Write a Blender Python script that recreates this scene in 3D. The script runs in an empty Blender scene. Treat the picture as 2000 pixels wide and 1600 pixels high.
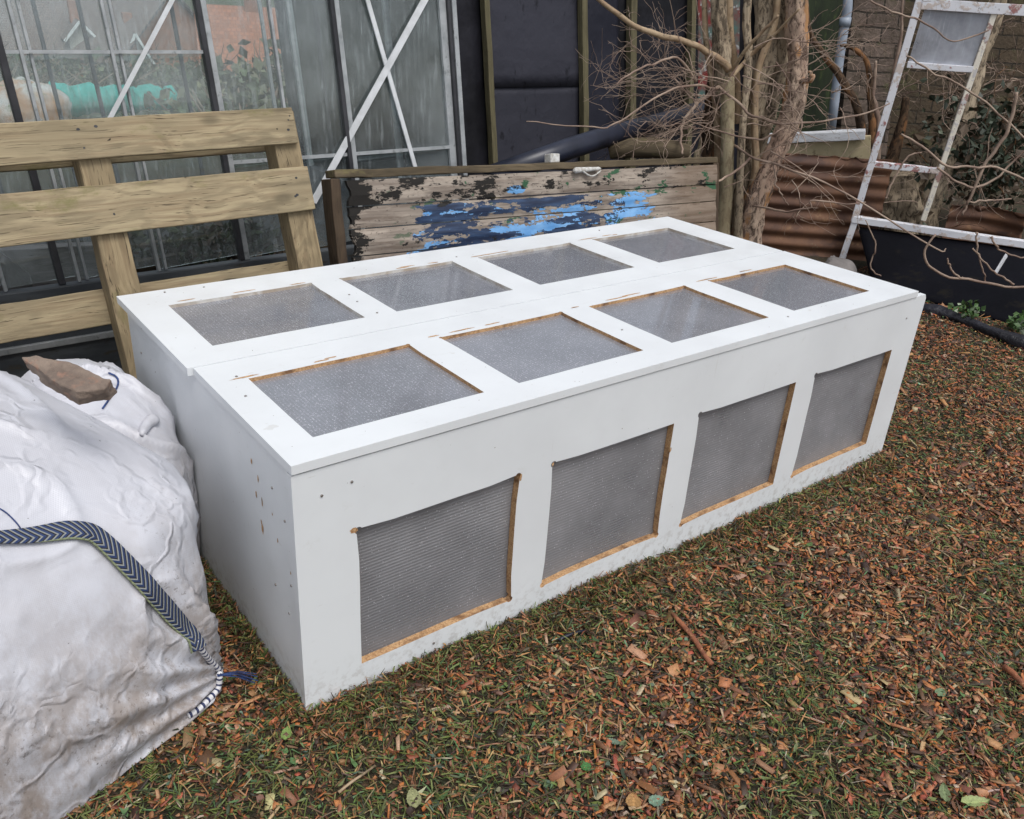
import bpy, bmesh, math, random
import numpy as np
from mathutils import Vector, Matrix, noise
from mathutils.bvhtree import BVHTree
random.seed(7); rng = np.random.default_rng(7)
SC = bpy.context.scene; COL = SC.collection
V = Vector
# ------------------------------------------------------------------ camera (solved from the photograph)
FPX = 1684.76
ROT = Matrix.Rotation(-0.6444, 3, 'Z') @ Matrix.Rotation(-0.0588, 3, 'Y') @ Matrix.Rotation(1.1084, 3, 'X')
CAM = V((-0.4988, -1.221, 1.3475))
def ray(u, v): return ROT @ V(((u - 1000) / FPX, -(v - 800) / FPX, -1))
def at_plane(u, v, P, n):
    d = ray(u, v); return CAM + d * ((V(P) - CAM).dot(n) / d.dot(n))
def at_x(u, v, x): return at_plane(u, v, (x, 0, 0), V((1, 0, 0)))
def at_y(u, v, y): return at_plane(u, v, (0, y, 0), V((0, 1, 0)))
def at_z(u, v, z=0.0): return at_plane(u, v, (0, 0, z), V((0, 0, 1)))
FWD = V((0.624, 0.781, 0)).normalized()
SIDE = V((FWD.y, -FWD.x, 0))
def at_d(u, v, D): return at_plane(u, v, CAM + FWD * D, FWD)
UP = -(ROT @ V((190 / FPX, -3790 / FPX, -1))); UP = UP / UP.z       # plumb line of the old greenhouse and sheds
def up_to(p, z): return V(p) + UP * (z - p[2])

# ------------------------------------------------------------------ materials
def node(nt, typ, ins=None, **props):
    n = nt.nodes.new(typ)
    for k, v in props.items(): setattr(n, k, v)
    for k, v in (ins or {}).items():
        s = n.inputs[k]
        if isinstance(v, bpy.types.NodeSocket): nt.links.new(v, s)
        else: s.default_value = v
    return n
def c4(c): return (c[0], c[1], c[2], 1.0)
def mixc(nt, f, a, b, mode='MIX'):
    n = nt.nodes.new('ShaderNodeMix'); n.data_type = 'RGBA'; n.blend_type = mode
    for i, v in ((0, f), (6, a), (7, b)):
        if isinstance(v, bpy.types.NodeSocket): nt.links.new(v, n.inputs[i])
        else: n.inputs[i].default_value = c4(v) if i else v
    return n.outputs[2]
def math_(nt, op, a, b=0.0, c=0.0, clamp=False):
    n = nt.nodes.new('ShaderNodeMath'); n.operation = op; n.use_clamp = clamp
    for i, v in enumerate((a, b, c)):
        if isinstance(v, bpy.types.NodeSocket): nt.links.new(v, n.inputs[i])
        else: n.inputs[i].default_value = v
    return n.outputs[0]
def ramp(nt, f, lo, hi, a=0.0, b=1.0):
    n = nt.nodes.new('ShaderNodeMapRange'); n.interpolation_type = 'SMOOTHSTEP'
    nt.links.new(f, n.inputs[0])
    for i, v in ((1, lo), (2, hi), (3, a), (4, b)): n.inputs[i].default_value = v
    return n.outputs[0]
def newmat(name):
    m = bpy.data.materials.new(name); m.use_nodes = True
    nt = m.node_tree; nt.nodes.clear()
    out = nt.nodes.new('ShaderNodeOutputMaterial')
    b = nt.nodes.new('ShaderNodeBsdfPrincipled')
    nt.links.new(b.outputs[0], out.inputs[0])
    return m, nt, b, out
def objc(nt, scale=(1, 1, 1)):
    t = nt.nodes.new('ShaderNodeTexCoord')
    return node(nt, 'ShaderNodeVectorMath', {0: t.outputs['Object'], 1: scale}, operation='MULTIPLY').outputs[0]
def gcc(nt, scale=(1, 1, 1)):
    t = node(nt, 'ShaderNodeAttribute', attribute_name='gc')
    return node(nt, 'ShaderNodeVectorMath', {0: t.outputs['Vector'], 1: scale}, operation='MULTIPLY').outputs[0]
def nz(nt, vec, scale, detail=4.0, rough=0.55, dist=0.0):
    return node(nt, 'ShaderNodeTexNoise', {'Vector': vec, 'Scale': scale, 'Detail': detail, 'Roughness': rough, 'Distortion': dist}).outputs[0]
def bump(nt, b, h, strength=0.3, dist=0.002, normal=None):
    ins = {'Height': h, 'Strength': strength, 'Distance': dist}
    if normal is not None: ins['Normal'] = normal
    n = node(nt, 'ShaderNodeBump', ins); nt.links.new(n.outputs[0], b.inputs['Normal']); return n.outputs[0]
def setb(nt, b, **kw):
    for k, v in kw.items():
        s = b.inputs[k.replace('_', ' ')]
        if isinstance(v, bpy.types.NodeSocket): nt.links.new(v, s)
        else: s.default_value = c4(v) if (k in ('Base_Color',) ) else v

def m_noisy(name, c1, c2, scale=8, rough=0.6, bstr=0.2, bdist=0.003, c3=None, spots=None, metallic=0.0, stretch=(1, 1, 1), bscale=None, spec=0.5):
    m, nt, b, _ = newmat(name)
    v = objc(nt, stretch)
    f = ramp(nt, nz(nt, v, scale, 6, 0.6), 0.35, 0.65)
    col = mixc(nt, f, c1, c2)
    if c3 is not None:
        g = ramp(nt, nz(nt, v, scale * 2.7, 5, 0.65), 0.55, 0.68)
        col = mixc(nt, g, col, c3)
    if spots is not None:
        g = ramp(nt, nz(nt, v, scale * 9, 3, 0.6), 0.66, 0.72)
        col = mixc(nt, g, col, spots)
    setb(nt, b, Base_Color=col, Roughness=rough, Metallic=metallic)
    b.inputs['Specular IOR Level'].default_value = spec
    bump(nt, b, nz(nt, v, bscale or scale * 6, 5, 0.6), bstr, bdist)
    return m

def m_white():
    m, nt, b, _ = newmat('white_melamine')
    v = objc(nt)
    f = ramp(nt, nz(nt, v, 3.0, 4, 0.6), 0.3, 0.75)
    col = mixc(nt, f, (0.775, 0.805, 0.82), (0.71, 0.735, 0.75))
    w = objc(nt, (3, 14, 3))
    st = ramp(nt, nz(nt, w, 6, 4, 0.7), 0.60, 0.78)
    col = mixc(nt, math_(nt, 'MULTIPLY', st, 0.28), col, (0.52, 0.52, 0.49))
    sp = ramp(nt, nz(nt, v, 90, 2, 0.5), 0.765, 0.785)
    col = mixc(nt, sp, col, (0.16, 0.12, 0.09))
    drip = ramp(nt, nz(nt, objc(nt, (70, 70, 2.2)), 1.0, 4, 0.7), 0.60, 0.72)
    blot = ramp(nt, nz(nt, v, 6, 4, 0.6), 0.52, 0.66)
    col = mixc(nt, math_(nt, 'MULTIPLY', math_(nt, 'MULTIPLY', drip, blot), 0.30), col, (0.42, 0.40, 0.34))
    scr = ramp(nt, nz(nt, objc(nt, (16, 16, 150)), 1.0, 3, 0.6), 0.70, 0.73)
    col = mixc(nt, math_(nt, 'MULTIPLY', scr, 0.35), col, (0.50, 0.48, 0.44))
    # splashes of mud low down
    t = nt.nodes.new('ShaderNodeTexCoord')
    z = node(nt, 'ShaderNodeSeparateXYZ', {0: t.outputs['Object']}).outputs[2]
    low = ramp(nt, z, 0.0, 0.13, 1.0, 0.0)
    mud = ramp(nt, nz(nt, v, 44, 6, 0.72), 0.47, 0.63)
    col = mixc(nt, math_(nt, 'MULTIPLY', math_(nt, 'MULTIPLY', low, mud), 0.38), col, (0.20, 0.15, 0.10))
    setb(nt, b, Base_Color=col, Roughness=ramp(nt, nz(nt, v, 9, 3), 0.3, 0.7, 0.28, 0.45))
    bump(nt, b, nz(nt, v, 120, 3), 0.05, 0.001)
    return m
def m_chip():
    m, nt, b, _ = newmat('chipboard_edge')
    v = objc(nt)
    vo = node(nt, 'ShaderNodeTexVoronoi', {'Vector': v, 'Scale': 330.0})
    g = node(nt, 'ShaderNodeSeparateColor', {0: vo.outputs['Color']}).outputs[0]
    col = mixc(nt, g, (0.36, 0.19, 0.085), (0.62, 0.40, 0.21))
    col = mixc(nt, ramp(nt, nz(nt, v, 25, 4), 0.5, 0.7), col, (0.17, 0.085, 0.04))
    setb(nt, b, Base_Color=col, Roughness=0.85)
    bump(nt, b, vo.outputs['Distance'], 0.6, 0.002)
    return m
def m_pane(name, axis, wet, milky=False):
    """twin-wall plastic: fine flutes, a misty face and scattered rain beads"""
    m, nt, b, out = newmat(name)
    t = nt.nodes.new('ShaderNodeTexCoord')
    xyz = node(nt, 'ShaderNodeSeparateXYZ', {0: t.outputs['Object']})
    s = math_(nt, 'MULTIPLY', xyz.outputs[axis], 2 * math.pi / 0.0078)
    rib = math_(nt, 'ADD', math_(nt, 'MULTIPLY', math_(nt, 'SINE', s), 0.5), 0.5)
    rib4 = math_(nt, 'POWER', rib, 2.0)
    v = objc(nt)
    streak = nz(nt, objc(nt, (60, 3, 3) if axis == 0 else (3, 3, 60)), 1.0, 4, 0.6)
    haze = ramp(nt, nz(nt, v, 4, 4, 0.6), 0.3, 0.7)
    grey = mixc(nt, haze, (0.48, 0.50, 0.55), (0.58, 0.60, 0.66)) if wet else mixc(nt, haze, (0.50, 0.50, 0.52), (0.66, 0.66, 0.68))
    grey = mixc(nt, math_(nt, 'MULTIPLY', rib4, 0.55 if wet else 0.55), grey, (0.10, 0.10, 0.11))
    def beads(scale, gate, size):
        vo = node(nt, 'ShaderNodeTexVoronoi', {'Vector': v, 'Scale': scale, 'Randomness': 1.0})
        c = node(nt, 'ShaderNodeSeparateColor', {0: vo.outputs['Color']})
        thr = math_(nt, 'MULTIPLY', math_(nt, 'GREATER_THAN', c.outputs[0], gate), math_(nt, 'MULTIPLY', c.outputs[1], size))
        return math_(nt, 'LESS_THAN', vo.outputs['Distance'], thr)
    drop = math_(nt, 'MAXIMUM', beads(330.0, 0.35, 0.46), beads(170.0, 0.75, 0.32)) if wet else math_(nt, 'MAXIMUM', beads(330.0, 0.75, 0.40), beads(150.0, 0.93, 0.22))
    col = mixc(nt, math_(nt, 'MULTIPLY', drop, 0.30), grey, (0.90, 0.92, 0.96))  # bead glints painted in as near-white colour
    setb(nt, b, Base_Color=col, Roughness=ramp(nt, streak, 0.3, 0.7, 0.06, 0.16), IOR=1.75 if wet else 1.6, Coat_Weight=0.8 if wet else 0.0, Coat_Roughness=0.05)
    h = math_(nt, 'ADD', math_(nt, 'MULTIPLY', rib, 0.05 if wet else 1.0), math_(nt, 'MULTIPLY', drop, 0.35))
    bump(nt, b, h, 0.35 if wet else 0.6, 0.003 if wet else 0.0010)
    tl = node(nt, 'ShaderNodeBsdfTranslucent', {'Color': col})
    body = node(nt, 'ShaderNodeMixShader', {0: 0.10 if wet else (0.85 if milky else 0.12), 1: b.outputs[0], 2: tl.outputs[0]})
    tr = node(nt, 'ShaderNodeBsdfTransparent', {'Color': (0.80, 0.81, 0.83, 1)})
    base = 0.46 if wet else (0.72 if milky else 0.36)
    fac = math_(nt, 'ADD', math_(nt, 'ADD', base, math_(nt, 'MULTIPLY', rib4, 0.25)), math_(nt, 'MULTIPLY', haze, 0.06))
    fac = math_(nt, 'MAXIMUM', fac, math_(nt, 'MULTIPLY', drop, 0.9))
    mx = node(nt, 'ShaderNodeMixShader', {0: fac, 1: tr.outputs[0], 2: body.outputs[0]})
    nt.links.new(mx.outputs[0], out.inputs[0])
    return m
def m_glass(name, film=(0.02, 0.15), tint=(0.93, 0.965, 0.965), fc=(0.72, 0.79, 0.81)):
    m, nt, b, out = newmat(name)
    v = objc(nt)
    n1 = ramp(nt, nz(nt, v, 2.2, 5, 0.65), 0.30, 0.72)
    n2 = ramp(nt, nz(nt, objc(nt, (60, 60, 4)), 1.0, 4, 0.7), 0.52, 0.75)
    n3 = ramp(nt, nz(nt, v, 60, 4, 0.7), 0.60, 0.75)
    f = math_(nt, 'ADD', math_(nt, 'MULTIPLY', n1, film[1] - film[0]), film[0])
    f = math_(nt, 'ADD', f, math_(nt, 'MULTIPLY', n2, 0.16))
    f = math_(nt, 'ADD', f, math_(nt, 'MULTIPLY', n3, 0.12), clamp=True)
    tr = node(nt, 'ShaderNodeBsdfTransparent', {'Color': c4(tint)})
    dif = node(nt, 'ShaderNodeBsdfDiffuse', {'Color': c4(fc)})
    m1 = node(nt, 'ShaderNodeMixShader', {0: f, 1: tr.outputs[0], 2: dif.outputs[0]})
    gl = node(nt, 'ShaderNodeBsdfGlossy', {'Color': (1, 1, 1, 1), 'Roughness': 0.03})
    n4 = ramp(nt, nz(nt, objc(nt, (90, 90, 9)), 1.0, 5, 0.75), 0.60, 0.72)
    f = math_(nt, 'ADD', f, math_(nt, 'MULTIPLY', n4, 0.22), clamp=True); nt.links.new(f, m1.inputs[0])
    wob = node(nt, 'ShaderNodeBump', {'Height': nz(nt, v, 3, 2), 'Strength': 0.15, 'Distance': 0.02})
    nt.links.new(wob.outputs[0], gl.inputs['Normal'])
    fr = node(nt, 'ShaderNodeFresnel', {'IOR': 1.5})
    m2 = node(nt, 'ShaderNodeMixShader', {0: fr.outputs[0], 1: m1.outputs[0], 2: gl.outputs[0]})
    nt.links.new(m2.outputs[0], out.inputs[0]); nt.nodes.remove(b)
    return m
def m_wood(name, c1, c2, dark, moss=None, mossamt=0.5, rough=0.8, knots=True, crack=0.5):
    """grain runs along gc.x"""
    m, nt, b, _ = newmat(name)
    v0 = gcc(nt)
    stain = nz(nt, gcc(nt, (3.5, 22, 22)), 1.0, 5, 0.65)
    warp = nz(nt, gcc(nt, (2.0, 5, 5)), 1.3, 2, 0.5)
    wv = node(nt, 'ShaderNodeCombineXYZ', {1: math_(nt, 'MULTIPLY', warp, 0.06), 2: math_(nt, 'MULTIPLY', warp, 0.07)}).outputs[0]
    v = node(nt, 'ShaderNodeVectorMath', {0: v0, 1: wv}, operation='ADD').outputs[0]
    vs = node(nt, 'ShaderNodeVectorMath', {0: v, 1: (2.5, 70, 70)}, operation='MULTIPLY').outputs[0]
    g = nz(nt, vs, 1.0, 6, 0.65)
    broad = nz(nt, gcc(nt, (4, 14, 14)), 1.0, 3, 0.5)
    col = mixc(nt, ramp(nt, g, 0.36, 0.64), c1, c2)
    col = mixc(nt, ramp(nt, broad, 0.40, 0.66, 0, 0.75), col, tuple(0.62 * a + 0.38 * d for a, d in zip(c1, dark)))
    fine = nz(nt, node(nt, 'ShaderNodeVectorMath', {0: v, 1: (5, 260, 260)}, operation='MULTIPLY').outputs[0], 1.0, 3, 0.6)
    wl = node(nt, 'ShaderNodeTexWave', {'Vector': node(nt, 'ShaderNodeVectorMath', {0: v, 1: (0.9, 46, 46)}, operation='MULTIPLY').outputs[0], 'Scale': 1.0, 'Distortion': 2.2, 'Detail': 2.0, 'Detail Scale': 1.0}, wave_type='BANDS', bands_direction='Y').outputs[1]
    col = mixc(nt, ramp(nt, wl, 0.60, 0.98, 0, 0.38), col, tuple(0.42 * a + 0.35 * d for a, d in zip(c1, dark)))
    ck = ramp(nt, fine, 0.60, 0.68)
    col = mixc(nt, math_(nt, 'MULTIPLY', ck, crack), col, dark)
    col = mixc(nt, ramp(nt, stain, 0.52, 0.68, 0, 0.6), col, tuple(0.35 * a + 0.5 * d for a, d in zip(c1, dark)))
    if moss is not None:
        mm = ramp(nt, nz(nt, gcc(nt, (5, 9, 9)), 1.0, 6, 0.7), 0.56, 0.75)
        col = mixc(nt, math_(nt, 'MULTIPLY', mm, mossamt), col, moss)
    if knots:
        vo = node(nt, 'ShaderNodeTexVoronoi', {'Vector': gcc(nt, (4.2, 9, 9)), 'Scale': 1.0, 'Randomness': 1.0})
        k = ramp(nt, vo.outputs['Distance'], 0.06, 0.20, 1, 0)
        col = mixc(nt, math_(nt, 'MULTIPLY', k, 0.8), col, tuple(0.5 * d + 0.3 * a for a, d in zip(c1, dark)))
    nails = ramp(nt, nz(nt, gcc(nt, (40, 60, 60)), 1.0, 2, 0.4), 0.76, 0.80)
    col = mixc(nt, nails, col, dark)
    setb(nt, b, Base_Color=col, Roughness=rough)
    b.inputs['Specular IOR Level'].default_value = 0.3
    bump(nt, b, math_(nt, 'ADD', g, math_(nt, 'MULTIPLY', fine, 0.4)), 0.5, 0.003)
    return m
def m_painted():
    """weathered planks with flaking navy, sky blue and green paint: gc.x along, gc.y down the panel"""
    m, nt, b, _ = newmat('flaking_paint_planks')
    v0 = gcc(nt)
    xyz = node(nt, 'ShaderNodeSeparateXYZ', {0: v0})
    X, Y = xyz.outputs[0], xyz.outputs[1]
    g = nz(nt, gcc(nt, (3, 60, 60)), 1.0, 6, 0.65)
    col = mixc(nt, ramp(nt, g, 0.3, 0.7), (0.35, 0.30, 0.25), (0.15, 0.115, 0.09))
    col = mixc(nt, ramp(nt, nz(nt, gcc(nt, (4, 16, 9)), 1.0, 5, 0.65), 0.45, 0.62, 0, 0.75), col, (0.43, 0.365, 0.30))
    col = mixc(nt, ramp(nt, nz(nt, gcc(nt, (9, 150, 9)), 1.0, 4, 0.6), 0.60, 0.68, 0, 0.8), col, (0.05, 0.038, 0.03))
    col = mixc(nt, ramp(nt, nz(nt, gcc(nt, (60, 70, 9)), 1.0, 5, 0.7), 0.61, 0.66, 0, 0.85), col, (0.045, 0.035, 0.028))
    # brown, unpainted right end
    col = mixc(nt, math_(nt, 'MULTIPLY', ramp(nt, X, 1.45, 1.65), 0.6), col, (0.16, 0.105, 0.065))
    body = math_(nt, 'MULTIPLY', ramp(nt, Y, 0.086, 0.100), math_(nt, 'MULTIPLY', ramp(nt, X, 0.12, 0.34), ramp(nt, X, 1.40, 1.58, 1, 0)))
    pn = nz(nt, gcc(nt, (3.6, 22, 1)), 1.0, 6, 0.66, 0.4)
    edge = nz(nt, gcc(nt, (26, 45, 1)), 1.0, 4, 0.7)
    pm = math_(nt, 'ADD', pn, math_(nt, 'MULTIPLY', math_(nt, 'SUBTRACT', edge, 0.5), 0.52))
    pm = math_(nt, 'ADD', pm, math_(nt, 'MULTIPLY', math_(nt, 'SUBTRACT', body, 1.0), 0.30))
    # green flecks everywhere
    gn = nz(nt, gcc(nt, (7, 16, 1)), 1.0, 5, 0.6)
    gm = math_(nt, 'MULTIPLY', ramp(nt, math_(nt, 'ADD', gn, math_(nt, 'MULTIPLY', math_(nt, 'SUBTRACT', edge, 0.5), 0.3)), 0.60, 0.63), ramp(nt, X, 0.05, 0.5, 0.4, 1.0))
    col = mixc(nt, gm, col, (0.030, 0.095, 0.045))
    lb = ramp(nt, math_(nt, 'SUBTRACT', pm, ramp(nt, X, 1.0, 1.3, 0.0, 0.02)), 0.452, 0.462)
    blue = mixc(nt, ramp(nt, nz(nt, gcc(nt, (12, 20, 1)), 1.0, 4), 0.3, 0.7), (0.12, 0.33, 0.66), (0.24, 0.48, 0.80))
    col = mixc(nt, lb, col, blue)
    nv = nz(nt, V_off(nt, v0, (3.3, 1.7, 0), (1.9, 12, 1)), 1.0, 4, 0.55)
    nvm = math_(nt, 'MULTIPLY', ramp(nt, math_(nt, 'ADD', nv, math_(nt, 'MULTIPLY', math_(nt, 'SUBTRACT', edge, 0.5), 0.22)), 0.475, 0.485), math_(nt, 'MULTIPLY', lb, math_(nt, 'LESS_THAN', math_(nt, 'ADD', X, math_(nt, 'MULTIPLY', edge, 0.8)), 1.62)))
    navy = mixc(nt, ramp(nt, nz(nt, gcc(nt, (8, 50, 1)), 1.0, 4), 0.35, 0.75), (0.012, 0.022, 0.055), (0.045, 0.085, 0.17))
    col = mixc(nt, nvm, col, navy)
    # lone blue patch on the top plank
    dx = math_(nt, 'DIVIDE', math_(nt, 'SUBTRACT', X, 0.70), 0.045); dy = math_(nt, 'DIVIDE', math_(nt, 'SUBTRACT', Y, 0.062), 0.016)
    rr = math_(nt, 'ADD', math_(nt, 'MULTIPLY', dx, dx), math_(nt, 'MULTIPLY', dy, dy))
    col = mixc(nt, ramp(nt, math_(nt, 'ADD', rr, math_(nt, 'MULTIPLY', math_(nt, 'SUBTRACT', edge, 0.5), 2.2)), 0.9, 1.0, 1, 0), col, (0.14, 0.34, 0.62))
    # black rot at the left end and along the top plank
    rot = nz(nt, gcc(nt, (6, 14, 1)), 1.0, 6, 0.72)
    lim = math_(nt, 'ADD', 0.50, math_(nt, 'ADD', ramp(nt, X, 0.02, 0.14, -0.16, 0.0), ramp(nt, Y, 0.08, 0.11, 0.0, 0.12)))
    lim = math_(nt, 'ADD', lim, ramp(nt, X, 0.55, 0.8, 0.0, 0.06))
    rm = ramp(nt, math_(nt, 'SUBTRACT', rot, lim), 0.0, 0.03)
    col = mixc(nt, rm, col, (0.010, 0.008, 0.006))
    setb(nt, b, Base_Color=col, Roughness=ramp(nt, lb, 0, 1, 0.85, 0.45))
    h = math_(nt, 'ADD', math_(nt, 'MULTIPLY', g, 0.5), math_(nt, 'ADD', lb, math_(nt, 'SUBTRACT', math_(nt, 'MULTIPLY', nvm, 0.6), math_(nt, 'MULTIPLY', rm, 1.5))))
    bump(nt, b, h, 0.7, 0.004)
    return m
def V_off(nt, v, off, scale):
    a = node(nt, 'ShaderNodeVectorMath', {0: v, 1: off}, operation='ADD').outputs[0]
    return node(nt, 'ShaderNodeVectorMath', {0: a, 1: scale}, operation='MULTIPLY').outputs[0]
def m_bark(name, c1, c2, dark, bare=None, rough_s=1.0):
    m, nt, b, _ = newmat(name)
    f = nz(nt, gcc(nt, (20, 48, 48)), 1.0, 8, 0.72, 0.5)
    w = nz(nt, gcc(nt, (3, 10, 10)), 1.0, 4, 0.6)
    col = mixc(nt, ramp(nt, w, 0.35, 0.65), c1, c2)
    col = mixc(nt, ramp(nt, f, 0.42, 0.53, 0.8, 0.0), col, dark)
    if bare is not None:
        col = mixc(nt, ramp(nt, nz(nt, gcc(nt, (5, 12, 12)), 1.0, 5, 0.6), 0.54, 0.62), col, bare)
    lich = ramp(nt, nz(nt, gcc(nt, (30, 30, 30)), 1.0, 5, 0.7), 0.62, 0.72)
    col = mixc(nt, math_(nt, 'MULTIPLY', lich, 0.45), col, (0.20, 0.21, 0.13))
    setb(nt, b, Base_Color=col, Roughness=0.9)
    b.inputs['Specular IOR Level'].default_value = 0.2
    bump(nt, b, f, 0.75 * rough_s, 0.010)
    return m
def m_bag():
    m, nt, b, _ = newmat('woven_bag')
    v = objc(nt)
    t = nt.nodes.new('ShaderNodeTexCoord'); z = node(nt, 'ShaderNodeSeparateXYZ', {0: t.outputs['Object']}).outputs[2]
    col = mixc(nt, ramp(nt, nz(nt, v, 5, 5, 0.6), 0.35, 0.7), (0.60, 0.61, 0.66), (0.54, 0.545, 0.585))
    low = ramp(nt, z, 0.08, 0.50, 1.0, 0.0)
    dirt = ramp(nt, nz(nt, objc(nt, (14, 14, 7)), 1.0, 8, 0.78), 0.38, 0.62)
    col = mixc(nt, math_(nt, 'MULTIPLY', math_(nt, 'MULTIPLY', dirt, math_(nt, 'ADD', math_(nt, 'MULTIPLY', low, 0.78), 0.05)), 1.0), col, (0.30, 0.245, 0.205))
    smear = ramp(nt, nz(nt, objc(nt, (14, 14, 9)), 1.0, 6, 0.75), 0.60, 0.72)
    patch = math_(nt, 'MULTIPLY', ramp(nt, nz(nt, objc(nt, (4, 4, 4)), 1.0, 2, 0.5), 0.52, 0.62), ramp(nt, z, 0.30, 0.50, 1.0, 0.1))
    speck = ramp(nt, nz(nt, v, 95, 4, 0.75), 0.575, 0.63)
    col = mixc(nt, math_(nt, 'MULTIPLY', math_(nt, 'MULTIPLY', speck, patch), 0.5), col, (0.10, 0.075, 0.055))
    col = mixc(nt, math_(nt, 'MULTIPLY', math_(nt, 'MULTIPLY', smear, low), 0.5), col, (0.25, 0.19, 0.14))
    s2 = ramp(nt, nz(nt, v, 120, 2, 0.5), 0.765, 0.79)
    col = mixc(nt, s2, col, (0.05, 0.04, 0.03))
    wz = math_(nt, 'SINE', math_(nt, 'MULTIPLY', z, 2 * math.pi / 0.0042))
    xy = node(nt, 'ShaderNodeVectorMath', {0: t.outputs['Object'], 1: (0.923, 0.385, 0)}, operation='DOT_PRODUCT').outputs['Value']
    wx = math_(nt, 'SINE', math_(nt, 'MULTIPLY', xy, 2 * math.pi / 0.0042))
    weave = math_(nt, 'MULTIPLY', wz, wx)
    col = mixc(nt, ramp(nt, weave, 0.2, 0.9, 0.0, 0.07), col, (0.40, 0.39, 0.40))
    setb(nt, b, Base_Color=col, Roughness=0.42)
    b.inputs['Specular IOR Level'].default_value = 0.5
    def crumple(sc, off):
        wob = node(nt, 'ShaderNodeTexNoise', {'Vector': v, 'Scale': sc * .8, 'Detail': 3.0}).outputs[1]
        vv = node(nt, 'ShaderNodeVectorMath', {0: objc(nt, (1, 1, .75)), 1: node(nt, 'ShaderNodeVectorMath', {0: wob, 1: (.30, .30, .30)}, operation='MULTIPLY').outputs[0]}, operation='ADD').outputs[0]
        e = node(nt, 'ShaderNodeTexVoronoi', {'Vector': vv, 'Scale': sc}, feature='DISTANCE_TO_EDGE').outputs[0]
        return ramp(nt, e, 0.0, off, 1.0, 0.0)
    cr = math_(nt, 'ADD', crumple(3.5, .16), math_(nt, 'MULTIPLY', crumple(8.0, .12), .5))
    cr = math_(nt, 'MULTIPLY', cr, ramp(nt, nz(nt, v, 4, 3), .38, .6))
    n1 = bump(nt, b, math_(nt, 'ADD', cr, math_(nt, 'MULTIPLY', nz(nt, objc(nt, (8, 8, 8)), 1.0, 3, 0.5), .6)), 0.55, 0.010)
    bump(nt, b, weave, 0.10, 0.001, n1)
    return m
def m_strap():
    m, nt, b, _ = newmat('herringbone_strap')
    xyz = node(nt, 'ShaderNodeSeparateXYZ', {0: gcc(nt)})
    X, Y = xyz.outputs[0], xyz.outputs[1]
    sh = math_(nt, 'ADD', math_(nt, 'MULTIPLY', X, 1.0), math_(nt, 'MULTIPLY', math_(nt, 'ABSOLUTE', math_(nt, 'SUBTRACT', Y, 0.006)), 1.3))
    f = math_(nt, 'FRACT', math_(nt, 'MULTIPLY', sh, 1 / 0.0125))
    col = mixc(nt, math_(nt, 'LESS_THAN', f, 0.30), (0.030, 0.055, 0.15), (0.24, 0.25, 0.24))
    col = mixc(nt, math_(nt, 'GREATER_THAN', f, 0.72), col, (0.010, 0.010, 0.014))
    col = mixc(nt, math_(nt, 'GREATER_THAN', Y, 0.0138), col, (0.20, 0.23, 0.13))
    setb(nt, b, Base_Color=col, Roughness=0.75)
    bump(nt, b, math_(nt, 'SINE', math_(nt, 'MULTIPLY', f, 6.28)), 0.5, 0.002)
    return m
def m_stitch():
    m, nt, b, _ = newmat('whip_stitched_hem')
    xyz = node(nt, 'ShaderNodeSeparateXYZ', {0: gcc(nt)})
    f = math_(nt, 'FRACT', math_(nt, 'ADD', math_(nt, 'MULTIPLY', xyz.outputs[0], 1 / 0.014), math_(nt, 'MULTIPLY', xyz.outputs[1], 12.0)))
    col = mixc(nt, math_(nt, 'LESS_THAN', f, 0.36), (0.70, 0.70, 0.72), (0.03, 0.04, 0.11))
    setb(nt, b, Base_Color=col, Roughness=0.7)
    return m
def m_rust():
    m, nt, b, _ = newmat('rusty_iron')
    v = objc(nt)
    col = mixc(nt, ramp(nt, nz(nt, v, 5, 6, 0.65), 0.35, 0.68), (0.085, 0.042, 0.028), (0.165, 0.08, 0.042))
    col = mixc(nt, ramp(nt, nz(nt, v, 9, 5, 0.7), 0.58, 0.72), col, (0.27, 0.155, 0.075))
    col = mixc(nt, ramp(nt, nz(nt, objc(nt, (2, 2, 5)), 2.0, 5, 0.6), 0.57, 0.70), col, (0.055, 0.03, 0.024))
    col = mixc(nt, ramp(nt, nz(nt, v, 16, 5, 0.7), 0.64, 0.74), col, (0.23, 0.22, 0.15))
    setb(nt, b, Base_Color=col, Roughness=0.72, Metallic=0.15)
    bump(nt, b, nz(nt, v, 70, 5, 0.7), 0.35, 0.002)
    return m
def m_flaky(name, paint, prime, bare):
    m, nt, b, _ = newmat(name)
    v = objc(nt)
    n = nz(nt, v, 16, 6, 0.68); n2 = nz(nt, v, 6, 5, 0.65)
    a = ramp(nt, n2, 0.56, 0.60); c = ramp(nt, n, 0.54, 0.59)
    col = mixc(nt, a, paint, prime); col = mixc(nt, c, col, bare)
    col = mixc(nt, ramp(nt, nz(nt, v, 40, 5, 0.7), 0.6, 0.7), col, (0.10, 0.075, 0.06))
    setb(nt, b, Base_Color=col, Roughness=0.65)
    bump(nt, b, math_(nt, 'ADD', a, c), 0.5, 0.002)
    return m
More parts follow.
